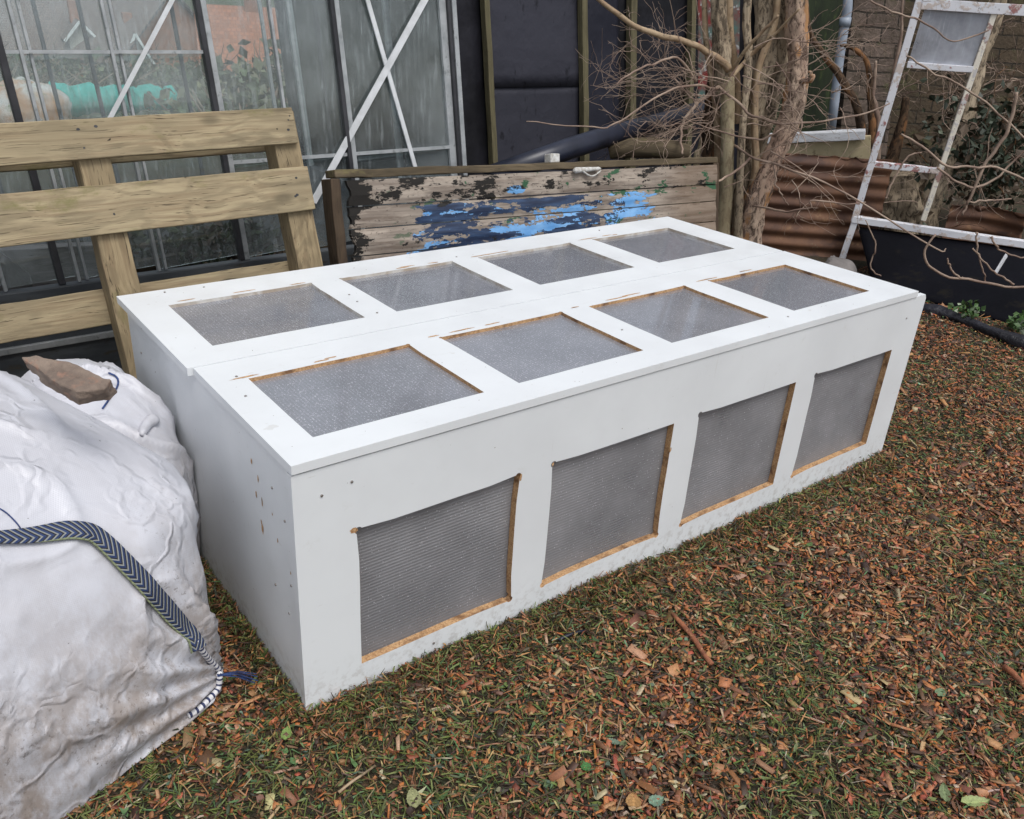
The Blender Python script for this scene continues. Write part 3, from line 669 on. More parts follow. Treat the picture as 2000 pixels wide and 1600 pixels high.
litter('coarse_wood_chips', 4200, BOXV, BOXF, lambda n: np.stack([U(.006, .024, n), rng.lognormal(-5.4, .5, n), U(.0006, .0016, n)], 1),
       [(.30, .125, .05, 10), (.46, .24, .11, 7), (.16, .07, .04, 10), (.55, .40, .24, 3), (.07, .04, .027, 8)], (0.004, 0.014), 0.25, AREA, 'larger orange and brown wood splinters lying on the mulch', 'wood chips', bias=1)
PG = [(.10, .135, .030, 26), (.165, .20, .045, 20), (.22, .155, .065, 14), (.030, .038, .016, 24), (.20, .24, .07, 7), (.06, .13, .045, 10), (.22, .09, .035, 14)]
litter('wood_fibres', 9000, BLADV, BLADF, lambda n: np.stack([U(.008, .026, n), U(.0005, .0014, n), U(.004, .012, n)], 1),
       [(.50, .36, .21, 8), (.36, .17, .075, 9), (.20, .09, .05, 6), (.64, .54, .38, 3), (.10, .055, .035, 5)], (0.003, 0.015), 0.25, AREA, 'tan and rust coloured wood fibres scattered through the mulch', 'wood fibres')
litter('grass_clippings', 84000, BLADV, BLADF, lambda n: np.stack([U(.007, .021, n), U(.0006, .0015, n), U(.004, .016, n)], 1), PG, (-0.001, 0.013), 0.30, AREA,
       'dull green needles and grass clippings mixed in the mulch', 'clippings', bias=-1)
litter('leaf_bits', 13000, LEAFV, LEAFF, lambda n: np.stack([rng.lognormal(-4.85, .4, n), rng.lognormal(-5.35, .4, n), U(.006, .012, n)], 1),
       [(.09, .16, .06, 12), (.20, .27, .085, 8), (.30, .34, .14, 5), (.07, .12, .075, 8), (.44, .22, .08, 7), (.20, .08, .045, 9), (.48, .44, .26, 3)], (0.004, 0.014), 0.35, AREA, 'torn green and rusty leaf fragments on the mulch', 'leaf litter')
# tufts of clippings heaped against the foot of the front panel
nn = 15000; ex = rng.uniform(0.0, 2.05, nn); ey = -np.abs(rng.normal(0, 0.022 + 0.018 * (1 + np.sin(ex * 9.1 + 2 * np.sin(ex * 23))), nn)) - 0.004
kp = rng.random(nn) < 0.35 + 0.65 * np.clip(np.sin(ex * 13 + 3 * np.sin(ex * 5.3)) * .6 + .4, 0, 1); ex, ey = ex[kp], ey[kp]
n2 = 2200; ex = np.concatenate([ex, -np.abs(rng.normal(0, .018, n2)) - .002]); ey = np.concatenate([ey, rng.uniform(0, .6, n2)]); nn = len(ex)
litter('clippings_along_box', 0, BLADV, BLADF, lambda n: np.stack([U(.008, .022, n), U(.0008, .0016, n), U(.004, .016, n)], 1), PG + [(.20, .085, .038, 30), (.36, .16, .06, 14), (.05, .03, .018, 24)], (0.0, 0.026), 0.6, AREA,
       'ragged clippings heaped along the foot of the white box', 'clippings', np.stack([ex, ey], 1))

def spot(u, v): p = at_z(u, v); return V((p.x, p.y, gh(p.x, p.y)))
def fallen_leaf(u, v, L, W, ang, col, label, curl=0.2, cat='leaf'):
    c = spot(u, v); n, w = 14, 6; vs, fs, cs = [], [], []
    for i in range(n + 1):
        t = i / n; half = W * (math.sin(math.pi * t ** 0.8) ** 0.75) * 0.5 + 0.0005
        for j in range(w + 1):
            s = j / w * 2 - 1
            z = 0.006 + L * curl * (abs(s) ** 1.6 * 0.35 + 0.5 * (t - 0.5) ** 2) + 0.0016 * math.sin(t * 34 + abs(s) * 5)
            x, y = (t - 0.5) * L, s * half * (1 + 0.07 * math.sin(t * 40 + i))
            vs.append((c.x + x * math.cos(ang) - y * math.sin(ang), c.y + x * math.sin(ang) + y * math.cos(ang), c.z + 0.008 + z))
            k = 1.35 if j == w // 2 else 1 + 0.12 * noise.noise(V((i * .9, j * .7, u)))
            cs.append((col[0] * k, col[1] * k, col[2] * k, 1))
    for i in range(n):
        for j in range(w): q = i * (w + 1) + j; fs.append((q, q + 1, q + w + 2, q + w + 1))
    mb = MB(); mb.add(vs, fs)
    return tag(mb.build('fallen_leaf', MT['litter'], smooth=True, loc=c, cols=cs), label, cat, 'loose leaves on the mulch')
fallen_leaf(1900, 1577, 0.058, 0.024, -0.55, (.32, .38, .15), 'pale yellow-green curled leaf lying at the lower right corner')
fallen_leaf(1840, 1560, 0.045, 0.02, 0.6, (.18, .23, .11), 'grey-green leaf just left of the pale curled leaf')
fallen_leaf(808, 1562, 0.045, 0.026, 1.2, (.30, .31, .15), 'pale khaki leaf near the bottom edge in front of the box')
fallen_leaf(1197, 1456, 0.028, 0.013, 2.1, (.14, .20, .14), 'small oval blue-green leaf in the open mulch')
fallen_leaf(1832, 1366, 0.030, 0.022, 0.2, (.16, .24, .13), 'rounded green leaf on the mulch at right')
fallen_leaf(1235, 1575, 0.034, 0.028, 0.9, (.40, .22, .08), 'tan crumpled leaf by the bottom edge')
fallen_leaf(1280, 1575, 0.032, 0.024, -0.2, (.17, .27, .19), 'bluish green torn leaf beside the tan crumpled leaf')
fallen_leaf(1142, 1505, 0.024, 0.02, 1.7, (.06, .19, .05), 'bright green leaf scrap in the open mulch')
fallen_leaf(560, 1440, 0.034, 0.02, 1.0, (.20, .30, .08), 'fresh yellow-green leaf beside the near corner of the box')
def stick(p, q, r, mat, label, cat, name='stick', bend=0.004):
    a, b = spot(*p), spot(*q); pts = []
    for i in range(7):
        t = i / 6; pts.append(a.lerp(b, t) + V((0, 0, r + 0.010 + 0.004 * math.sin(3 * t))) + V((noise.noise(V((t * 3, r * 900, 1))) * bend, noise.noise(V((t * 3, 5, r * 900))) * bend, 0)))
    m = MB().tube(pts, [r * (1.0 + 0.25 * noise.noise(V((i * 1.3, r * 77, 0)))) * (1 - 0.35 * (i / 6)) for i in range(7)], 8, 0.15)
    return tag(m.build(name, mat, loc=a, smooth=True), label, cat)
rs = m_noisy('red_splinter', (.34, .12, .055), (.20, .075, .04), 40, .8, .4, c3=(.45, .22, .11))
stick((1388, 1306), (1312, 1208), 0.0065, rs, 'long splintered red-brown stick lying in the open mulch', 'stick')
stick((1092, 1256), (1140, 1238), 0.0050, MT['pipe'], 'short black plastic tube on the mulch near the box', 'tube', 'plastic_tube')
stick((1000, 1592), (1090, 1545), 0.0020, MT['darkbark'], 'thin dark twig near the bottom edge of the picture', 'twig', 'fallen_twig')
stick((1960, 1310), (2000, 1352), 0.0085, rs, 'chunky orange bark splinter at the right edge', 'bark', 'bark_splinter')
stick((1900, 1250), (1945, 1305), 0.0018, MT['twig'], 'thin bare twig lying left of the chunky bark splinter', 'twig', 'fallen_twig')
stick((660, 1550), (735, 1500), 0.003, MT['palebranch'], 'pale straw-coloured stick in front of the near box corner', 'stick')
def sprig(u, v, L, ang, col, label):
    c = spot(u, v) + V((0, 0, 0.012)); mb = MB(); cs = []
    d = V((math.cos(ang), math.sin(ang), 0.05)); s = V((-d.y, d.x, 0))
    for i in range(26):
        t = i / 25; p = c + d * L * (t - 0.5); sg = 1 if i % 2 else -1
        q = p + (d * 0.9 + s * sg * 1.0 + V((0, 0, random.uniform(0, .5)))) * L * 0.22 * (1 - 0.6 * t); w = s.cross(V((0, 0, 1))) * 0.0011
        mb.add([p - w, p + w, q], [(0, 1, 2)]); k = random.uniform(.7, 1.3); cs += [(col[0] * k, col[1] * k, col[2] * k, 1)] * 3
    return tag(mb.build('conifer_sprig', MT['litter'], loc=c, cols=cs), label, 'sprig', 'conifer sprigs on the mulch')
sprig(1780, 1358, 0.055, 2.2, (.15, .25, .07), 'bright feathery conifer sprig left of the rounded green leaf')
sprig(1540, 1375, 0.05, 1.2, (.20, .25, .07), 'upright yellow-green conifer sprig in the right-hand mulch')
sprig(1820, 1505, 0.05, 0.2, (.12, .20, .06), 'flat feathery sprig above the pale curled leaf')
sprig(1290, 1380, 0.05, 2.6, (.10, .17, .05), 'dull green sprig below the splintered red-brown stick')
sprig(295, 1500, 0.07, 1.3, (.24, .32, .08), 'yellow-green sprig poking out from under the white bulk bag')
sprig(1020, 1290, 0.05, 0.5, (.07, .14, .05), 'dark green sprig near the foot of the box')

# ------------------------------------------------------------------ bulk bags
def bag_surface(center, ang, levels, nth=300, nl=150, wr=0.012, seed=0, crease=None, expo=4.5):
    ca, sa = math.cos(ang), math.sin(ang)
    zs = [l[0] for l in levels]
    vs, fs = [], []
    tt = np.linspace(0, len(levels) - 1, nl)
    L = np.array(levels, float); idx = np.arange(len(levels))
    def smooth(col):
        # Catmull-Rom through the levels
        out = []
        for t in tt:
            i = min(int(t), len(levels) - 2); f = t - i
            p0, p1, p2, p3 = (L[max(i - 1, 0), col], L[i, col], L[i + 1, col], L[min(i + 2, len(levels) - 1), col])
            out.append(0.5 * ((2 * p1) + (-p0 + p2) * f + (2 * p0 - 5 * p1 + 4 * p2 - p3) * f * f + (-p0 + 3 * p1 - 3 * p2 + p3) * f ** 3))
        return out
    Z, A, B, U0, V0, E = [smooth(c) for c in range(6)]
    for k in range(nl):
        a, b, e = max(A[k], 0.004), max(B[k], 0.004), max(E[k], 2.0)
        td = np.linspace(0, 2 * np.pi, 1601); cd_, sd_ = np.cos(td), np.sin(td)
        ud = np.sign(cd_) * np.abs(cd_) ** (2 / e) * a; vd = np.sign(sd_) * np.abs(sd_) ** (2 / e) * b
        arc = np.concatenate([[0], np.cumsum(np.hypot(np.diff(ud), np.diff(vd)))]); at_ = np.linspace(0, arc[-1], nth + 1)[:-1]
        uu, vv_ = np.interp(at_, arc, ud), np.interp(at_, arc, vd)
        for j in range(nth):
            u, v = float(uu[j]), float(vv_[j])
            p = V((center[0] + (u + U0[k]) * ca - (v + V0[k]) * sa, center[1] + (u + U0[k]) * sa + (v + V0[k]) * ca, Z[k]))
            nrm = V((u * ca - v * sa, u * sa + v * ca, 0.25)).normalized()
            q = p * 3.2 + V((seed, 0, 0))
            d = wr * (noise.noise(q) * 1.1 + 0.15 * noise.noise(V((p.x * 9, p.y * 9, p.z * 5 + seed))))
            w_ = V((noise.noise(p * 4), noise.noise(p * 4 + V((9, 1, 4))), 0)) * .06; qq = p + w_
            rd = 1 - abs(noise.noise(V((qq.x * 5 + seed, qq.y * 5, qq.z * 4.4 + qq.x * 2)))) * 1.3; d += wr * 1.3 * (max(rd, 0) ** 12 - 0.15)
            rd = 1 - abs(noise.noise(V((qq.x * 11 - qq.z * 6, qq.y * 11, qq.z * 9 + seed)))) * 1.5; d += wr * 0.16 * (max(rd, 0) ** 10 - 0.12)
            if crease is not None:
                for (cp, amp, fr) in crease:
                    w = p - V(cp); r = w.length
                    th = math.atan2(w.z, w.x * ca + w.y * sa)
                    d += amp * math.sin(th * fr + 2 * noise.noise(p * 5)) * math.exp(-((r - 0.17) / 0.20) ** 2)
            d *= min(1, k / 6)
            vs.append(p + nrm * d)
    for k in range(nl - 1):
        for j in range(nth): fs.append((k * nth + j, k * nth + (j + 1) % nth, (k + 1) * nth + (j + 1) % nth, (k + 1) * nth + j))
    fs.append(tuple((nl - 1) * nth + j for j in range(nth)))
    return vs, fs
BA = math.atan2(0.385, 0.923)
bag1 = empty('bulk_bag', (-0.62, 0.35, 0), 'big slumped white woven bulk bag with blue strap in the left foreground', 'bulk bag', 'white woven bulk bags')
# level: z, half along, half across, shift along, shift across, squareness
LV1 = [(0.000, .48, .51, 0, 0, 14), (0.012, .485, .515, 0.005, -.0, 14), (0.08, .495, .52, .005, 0, 11), (0.18, .50, .52, .01, -.0, 8), (0.30, .515, .505, .02, .005, 6), (0.40, .54, .49, .028, .02, 5.0),
       (0.48, .51, .46, .025, .045, 3.9), (0.56, .455, .40, .005, .07, 3.2), (0.635, .37, .29, -.02, .09, 2.6), (0.70, .20, .16, -.05, .10, 2), (0.72, .004, .004, -.05, .10, 2)]
BC = V((-.09, .16, 0)) - V((.923, .385, 0)) * 0.475 + V((-.385, .923, 0)) * 0.51
bv, bf = bag_surface(BC, BA, LV1, seed=3.1, wr=0.010, crease=[((-0.07, 0.16, 0.03), 0.011, 21)])
mb = MB(); mb.add(bv, bf); mb.build('bag_body', MT['bag'], bag1, smooth=True)
bvh = BVHTree.FromPolygons(bv, bf)
def on_bag(u, v, lift=0.004):
    d = ray(u, v).normalized(); h = bvh.ray_cast(CAM, d)
    if h[0] is None:
        h = bvh.find_nearest(at_z(u, v, 0.05)); return h[0] + h[1] * lift, h[1]
    n = h[1] if h[1].dot(d) < 0 else -h[1]
    return h[0] + n * lift, n
def poly_resample(px, n):
    P = [V((a, b)) for a, b in px]; L = [0]
    for i in range(1, len(P)): L.append(L[-1] + (P[i] - P[i - 1]).length)
    out = []
    for k in range(n):
        s = L[-1] * k / (n - 1); i = 1
        while i < len(P) - 1 and L[i] < s: i += 1
        out.append(P[i - 1].lerp(P[i], (s - L[i - 1]) / (L[i] - L[i - 1])))
    # soften the corners
    for _ in range(2): out = [out[0]] + [(out[i - 1] + out[i] * 2 + out[i + 1]) / 4 for i in range(1, n - 1)] + [out[-1]]
    return out
def ribbon(px, widths, n, thick, lift):
    """webbing lying on the bag: two rails a little off the cloth, with thickness"""
    vs, gs, fs = [], [], []; P = poly_resample(px, n); prev = None; L = 0; c3 = [on_bag(p.x, p.y, lift) for p in P]
    for _ in range(6): c3 = [c3[0]] + [((c3[i - 1][0] + c3[i][0] * 2 + c3[i + 1][0]) / 4, (c3[i - 1][1] + c3[i][1] + c3[i + 1][1]).normalized()) for i in range(1, n - 1)] + [c3[-1]]
    for _ in range(14): c3 = [c3[0]] + [(c3[i][0], (c3[i - 1][1] + c3[i][1] + c3[i + 1][1]).normalized()) for i in range(1, n - 1)] + [c3[-1]]
    for i in range(n):
        p, nr = c3[i]; T = (c3[min(i + 1, n - 1)][0] - c3[max(i - 1, 0)][0]).normalized()
        S = T.cross(nr).normalized(); N = S.cross(T)
        if i: L += (p - c3[i - 1][0]).length
        t = i / (n - 1); w = widths[0] + (widths[1] - widths[0]) * min(1, t * 3)
        for (s, h) in ((-1, 0), (-.5, .25), (0, .35), (.5, .25), (1, 0), (1, -1), (-1, -1)):
            vs.append(p + S * (s * w) + N * (h * thick)); gs.append((L, s * w, h))
    m = 7
    fs = [(i * m + j, i * m + (j + 1) % m, (i + 1) * m + (j + 1) % m, (i + 1) * m + j) for i in range(n - 1) for j in range(m)]
    fs += [tuple(range(m)), tuple((n - 1) * m + j for j in range(m))]
    mb = MB(); mb.add(vs, fs, gs); return mb
ribbon([(-60, 1056), (60, 1050), (120, 1040), (170, 1040), (200, 1062), (260, 1120), (320, 1185), (382, 1262)], (0.008, 0.0165), 90, 0.003, 0.011).build('lifting_strap', MT['strap'], bag1)
def hem(px, n, r):
    q = [on_bag(p.x, p.y, 0.004)[0] for p in poly_resample(px, n)]
    for _ in range(10): q = [q[0]] + [(q[i - 1] + q[i] * 2 + q[i + 1]) / 4 for i in range(1, n - 1)] + [q[-1]]
    return MB().tube(q, r, 10)
mb = hem([(378, 1252), (410, 1290), (430, 1312), (440, 1328)], 24, 0.006); mb.build('corner_seam', MT['stitch'], bag1, smooth=True)
mb = hem([(440, 1328), (424, 1352), (398, 1378), (366, 1400)], 24, 0.0065); mb.build('bottom_seam', MT['stitch'], bag1, smooth=True)
mb = MB()
e0 = on_bag(450, 1333, 0.004)[0]
for k in range(9):
    q = spot(500 + random.uniform(-12, 8), 1337 + random.uniform(-5, 9)) + V((0, 0, 0.016 + random.uniform(0, .008)))
    mb.tube([e0 + V((random.uniform(-.004, .004), random.uniform(-.004, .004), 0)), e0.lerp(q, 0.5) + V((0, 0, random.uniform(.0, .012))), q], 0.0011, 5)
mb.build('loose_threads', MT['thread'], bag1)
mb = MB(); mb.tube([on_bag(p.x, p.y, 0.0015)[0] for p in poly_resample([(-20, 985), (10, 1000), (35, 1025), (50, 1052)], 14)], 0.0012, 5); mb.build('drawstring', MT['thread'], bag1)
for k in range(26):
    pass
bag2 = empty('bulk_bag', (-0.2, 0.78, 0), 'smaller crumpled white woven bag squeezed between the big bag and the white box', 'bulk bag', 'white woven bulk bags')
LV2 = [(0, .14, .26, 0, 0, 4), (0.03, .15, .27, 0, 0, 4), (0.2, .16, .28, 0, 0, 3.2), (0.34, .155, .27, 0, 0, 2.8), (0.42, .13, .225, 0, 0.01, 2.5), (0.47, .09, .15, -.005, 0.03, 2.3), (0.492, .04, .06, -.01, .04, 2), (0.495, .004, .004, -.01, .04, 2)]
b2v, b2f = bag_surface(V((-0.172, 0.76, 0)), 0.12, LV2, nth=120, nl=70, wr=0.022, seed=11.0)
mb = MB(); mb.add(b2v, b2f); mb.build('bag_body', MT['bag'], bag2, smooth=True)
bvh2 = BVHTree.FromPolygons(b2v, b2f)
def on_b2(u, v, lift):
    d = ray(u, v).normalized(); h = bvh2.ray_cast(CAM, d)
    if h[0] is None: h = bvh2.find_nearest(at_x(u, v, -.1))
    n = h[1] if h[1].dot(d) < 0 else -h[1]
    return h[0] + n * lift
mb = MB(); mb.tube([on_b2(p.x, p.y, 0.003) for p in poly_resample([(212, 728), (230, 735), (231, 755), (200, 800)], 16)], 0.0022, 6); mb.build('blue_hem', MT['thread'], bag2)
# rolled-over cloth lip and a tied corner
mb = MB(); mb.tube([on_b2(p.x, p.y, 0.004) for p in poly_resample([(305, 822), (292, 824), (283, 836), (276, 852)], 9)], [.006, .012, .014, .013, .012, .011, .010, .008, .004], 10, 0.3); mb.build('folded_corner', MT['bag'], bag2, smooth=True)
# broken slab lying on the small bag
pts = [at_plane(u, v, at_x(130, 735, -.27), V((-.15, -.35, 1)).normalized()) for u, v in ((40, 697), (70, 694), (150, 714), (216, 742), (205, 760), (150, 766), (110, 748))]
nrm = V((-.15, -.35, 1)).normalized(); mb = MB(); k = len(pts)
low = [p - nrm * 0.032 + V((random.uniform(-.008, .008), random.uniform(-.008, .008), 0)) for p in pts]
mb.add(pts + low, [tuple(range(k - 1, -1, -1)), tuple(range(k, 2 * k))] + [(i, (i + 1) % k, k + (i + 1) % k, k + i) for i in range(k)])
o = mb.build('broken_slab', MT['slab'], loc=pts[3], bevel=0.003)
md = o.modifiers.new('fine', 'SUBSURF'); md.subdivision_type = 'SIMPLE'; md.levels = md.render_levels = 5
tx = bpy.data.textures.new('chips', 'CLOUDS'); tx.noise_scale = .03; md = o.modifiers.new('rough', 'DISPLACE'); md.texture = tx; md.strength = .012; md.texture_coords = 'LOCAL'
tag(o, 'broken brown concrete slab resting on top of the small white bag', 'slab')

# ------------------------------------------------------------------ pallet
pal = empty('wooden_pallet', (0.08, 1.2, 0), 'weathered wooden pallet standing on edge and leaning against the greenhouse', 'pallet')
PS, PD, PN = V((1, -.015, .02)).normalized(), V((-.014, .319, .948)).normalized(), V((-.021, -.948, .318)).normalized(); P0 = V((.686, 1.459, .946))   # along, up the lean, outward; origin at the top right corner
def pp(x, s, d): return P0 + PS * x + PD * s + PN * d
def pall_board(x0, x1, s, w, d, seg=26, dz=0.0, name='board'):
    m = MB(); m.bar(pp(x0, s, d), pp(x1, s + dz, d), 0.020, w, upv=PD, seg=seg, jit=0.0018, off=(random.uniform(0, 20), random.uniform(0, 9), 0)); 
    if d > -.05:
        for xb in (-.043, -.613, -1.21):
            for q in range(3):
                c = pp(xb + random.uniform(-.028, .028), s + random.uniform(-.36, .36) * w, d + .0101); r = random.uniform(.0022, .0042); n = 8
                m.add([c + V((math.cos(6.283 * i / n) * r * 1.3, 0, 0)) + PD * (math.sin(6.283 * i / n) * r) for i in range(n)], [tuple(range(n))], None, 1)
    return m.build(name, [MT['pallet'], MT['rubber']], pal, bevel=0.003)
for (x0, x1) in ((-.085, 0), (-.656, -.571), (-1.25, -1.165)):
    m = MB(); xm = (x0 + x1) / 2; m.bar(pp(xm, -.995, -0.055), pp(xm, -.006, -0.055), 0.09, x1 - x0, upv=PS, seg=20, jit=0.003); m.build('bearer', MT['stringer'], pal, bevel=0.003)
pall_board(-1.27, -.012, -.055, 0.108, 0.0005, dz=0.002)
pall_board(-1.27, 0.003, -.247, 0.136, 0.0005)
pall_board(-1.27, 0.0, -.94, 0.10, 0.0005)
for s_, w_ in ((-.055, .11), (-.515, .105), (-.93, .10)): pall_board(-1.27, 0.0, s_, w_, -0.111)

# ------------------------------------------------------------------ greenhouse
YG, YF = 1.67, 3.15
ghn = V((1, 0, 0)).cross(UP).normalized()
def gp(u, v): return at_plane(u, v, (0, YG + UP.y * 0.7, 0.7), ghn)
def gz(x, z, y=YG):            # point of the leaning wall: x measured at height 0.7
    return V((x, y, 0.7)) + UP * (z - 0.7) + V((0, UP.y * 0.7, 0))
gho = empty('greenhouse', (0.6, 2.2, 0), 'old aluminium greenhouse with dirty glass behind the pallet', 'greenhouse')
XC = gp(885, 150).x - UP.x * (gp(885, 150).z - 0.7)
ZB, ZT = 0.40, 1.75
def gx_of(u, v): p = gp(u, v); return p.x - UP.x * (p.z - 0.7)
bars_near = [gx_of(-260, 120), gx_of(-120, 120), gx_of(45, 120), gx_of(222, 120), gx_of(415, 120), gx_of(545, 150), gx_of(672, 150)]
def gbar(x, w, d, mat, name, z0=ZB, z1=ZT, y=YG, dy=0.0):
    m = MB(); m.bar(gz(x, z0, y + dy), gz(x, z1, y + dy), w, d, upv=(0, 1, 0)); return m.build(name, mat, gho, bevel=0.002)
for i, x in enumerate(bars_near):
    thick = i in (4, 6)
    gbar(x, 0.010 if not thick else 0.018, 0.022, MT['alu'], 'glazing_bar')
    if thick: gbar(x - 0.019, 0.016, 0.03, MT['rubber'], 'door_post')
    elif i in (2, 3): gbar(x + 0.026, 0.009, 0.02, MT['alu'], 'glazing_bar', dy=0.012)
gbar(gx_of(22, 180), 0.020, 0.03, MT['rubber'], 'door_post')
gbar(XC + 0.012, 0.020, 0.05, MT['alu'], 'corner_post'); gbar(XC - 0.030, 0.030, 0.016, MT['alu'], 'corner_post'); gbar(XC - 0.008, 0.014, 0.04, MT['rubber'], 'corner_seal')
XL = bars_near[0]
m = MB(); m.bar(gz(XL, 0.20), gz(XC, 0.20), 0.05, 0.40, upv=UP, seg=8, jit=0.003); m.build('plinth', MT['plinth'], gho, bevel=0.004)
m = MB(); m.bar(gz(XL, 0.225, YG - 0.03), gz(XC, 0.225, YG - 0.03), 0.02, 0.02, upv=UP); m.build('base_rail', MT['alu'], gho, bevel=0.002)
m = MB(); m.bar(gz(XL, ZT), gz(XC, ZT), 0.06, 0.05, upv=UP); m.build('eaves_rail', MT['alu'], gho, bevel=0.002)
xs = sorted(bars_near + [XC])
for a, b in zip(xs[:-1], xs[1:]):
    mid = (a + b) / 2
    zm = gp(200, 106).z if mid < gx_of(415, 120) else gp(700, 302).z
    for (z0, z1, dy) in ((ZB + 0.01, zm, 0.004), (zm - 0.012, ZT - 0.03, -0.002)):
        m = MB(); m.bar(gz(mid, z0, YG + dy + 0.008), gz(mid, z1, YG + dy + 0.008), b - a - 0.012, 0.003, upv=(0, 1, 0)); m.build('pane', MT['glass'], gho)
za, zb = gp(200, 103).z, gp(740, 298).z
m = MB(); m.bar(gz(xs[0], za, YG - .004), gz(bars_near[4], za + .004, YG - .004), 0.006, 0.010, upv=UP); m.build('pane_lap', MT['alu'], gho)
m = MB(); m.bar(gz(bars_near[4], zb, YG - .004), gz(XC, zb + .004, YG - .004), 0.006, 0.012, upv=UP); m.build('pane_lap', MT['alu'], gho)
def brace(p, q, w=0.022): m = MB(); m.bar(p, q, 0.006, w, upv=UP if abs((V(q) - V(p)).normalized().dot(UP)) < .9 else (1, 0, 0)); m.build('brace', MT['brace'], gho)
def gpy(u, v, dy): return at_plane(u, v, (0, YG + UP.y * 0.7 + dy, 0.7), ghn)
brace(gpy(846, -30, -.012), gpy(612, 395, -.012), 0.024); brace(gpy(352, -30, -.012), gpy(205, 250, -.012), 0.013)
DF = YF - YG
brace(gpy(712, -20, -.008), gpy(812, 330, -.008), 0.016)
for u in (-60, 100, 185, 360, 528, 640, 735, 850):
    p = gpy(u, 150, DF); x = p.x - UP.x * (p.z - .7); gbar(x, 0.016, 0.02, MT['alu'] if u in (528, 640, 735, 850) else MT['plinth'], 'glazing_bar', 0.25, ZT, YF)
xf0, xf1 = XL, XC
m = MB(); m.bar(gz(xf0, 0.12, YF), gz(xf1, 0.12, YF), 0.05, 0.25, upv=UP); m.build('plinth', MT['plinth'], gho)
m = MB(); m.bar(gz(xf0, ZT, YF), gz(xf1, ZT, YF), 0.05, 0.05, upv=UP); m.build('eaves_rail', MT['alu'], gho)
m = MB(); m.bar(gz((xf0 + xf1) / 2, 0.26, YF), gz((xf0 + xf1) / 2, ZT - .03, YF), xf1 - xf0, 0.003, upv=(0, 1, 0)); m.build('pane', MT['glass_clear'], gho)
# right-hand gable wall
for t in (0.33, 0.66, 1.0): gbar(XC, 0.02, 0.02, MT['alu'], 'glazing_bar', 0.2, ZT, YG + DF * t)
m = MB(); m.bar(gz(XC, 0.2, YG + .03), gz(XC, 0.2, YF - .03), 0.05, 0.40, upv=UP); m.build('plinth', MT['plinth'], gho)
m = MB(); m.bar(gz(XC, ZT, YG + .03), gz(XC, ZT, YF - .03), 0.05, 0.05, upv=UP); m.build('eaves_rail', MT['alu'], gho)
m = MB(); m.bar(gz(XC, 0.41, (YG + YF) / 2), gz(XC, ZT - .03, (YG + YF) / 2), 0.003, DF - .06, upv=(0, 1, 0)); m.build('pane', MT['glass_clear'], gho)
# inside: a raised bed, a grey board, weeds
rb = empty('raised_bed', (0.2, 2.1, 0), 'flaking grey-white plank bed edge inside the greenhouse', 'raised bed')
m = MB(); m.bar(at_y(-80, 540, 2.0), at_y(205, 520, 2.0), 0.05, 0.17, seg=14, jit=0.004); m.build('plank', MT['greyplank'], rb, bevel=0.003)
m = MB(); m.bar(at_y(262, 522, 1.95), at_y(345, 508, 1.95), 0.03, 0.045, seg=6, jit=0.003); m.build('plank', MT['darkwood'], rb)
q = [at_y(u, v, 1.9) for u, v in ((-60, 455), (0, 492), (62, 540), (64, 562), (-60, 575))]
mb = MB(); k = len(q); mb.add(q + [p + V((0, 0.03, 0)) for p in q], [tuple(range(k)), tuple(range(2 * k - 1, k - 1, -1))] + [(i, (i + 1) % k, k + (i + 1) % k, k + i) for i in range(k)])
tag(mb.build('cut_board', MT['concrete'], loc=q[1]), 'grey board with a sloping cut end inside the greenhouse', 'board')

def leaf_cloud(name, pts_fn, n, size, pal, mat='leaf', parent=None, loc=None):
    mb = MB(); cs = []
    for i in range(n):
        p = V(pts_fn()); d = V((random.gauss(0, 1), random.gauss(0, 1), random.gauss(0, .8))).normalized(); e = d.orthogonal().normalized()
        e = Matrix.Rotation(random.uniform(0, 6.28), 3, d) @ e; L = size * random.uniform(.6, 1.4); w = d.cross(e) * L * 0.36
        mb.add([p, p + e * L * .5 + w, p + e * L + d * L * .15, p + e * L * .5 - w], [(0, 1, 2, 3)])
        c = random.choices(pal, [q[3] for q in pal])[0]; k = random.uniform(.65, 1.35); cs += [(c[0] * k, c[1] * k, c[2] * k, 1)] * 4
    return mb.build(name, MT[mat], parent, loc=loc, cols=cs)
GREEN = [(.045, .075, .025, 3), (.03, .05, .02, 3), (.08, .10, .035, 2), (.11, .10, .05, 1)]
def box_pts(c, r): return lambda: (c[0] + random.uniform(-1, 1) * r[0], c[1] + random.uniform(-1, 1) * r[1], c[2] + random.uniform(-1, 1) ** 3 * r[2])
o = leaf_cloud('weeds', box_pts(tuple(at_y(380, 480, 2.5)), (.36, .22, .14)), 900, 0.045, [(.02, .035, .015, 4), (.04, .06, .022, 2), (.05, .035, .025, 3), (.09, .11, .05, .6)])
tag(o, 'dark leafy weeds growing inside the greenhouse behind the pallet', 'weeds', kind='stuff')

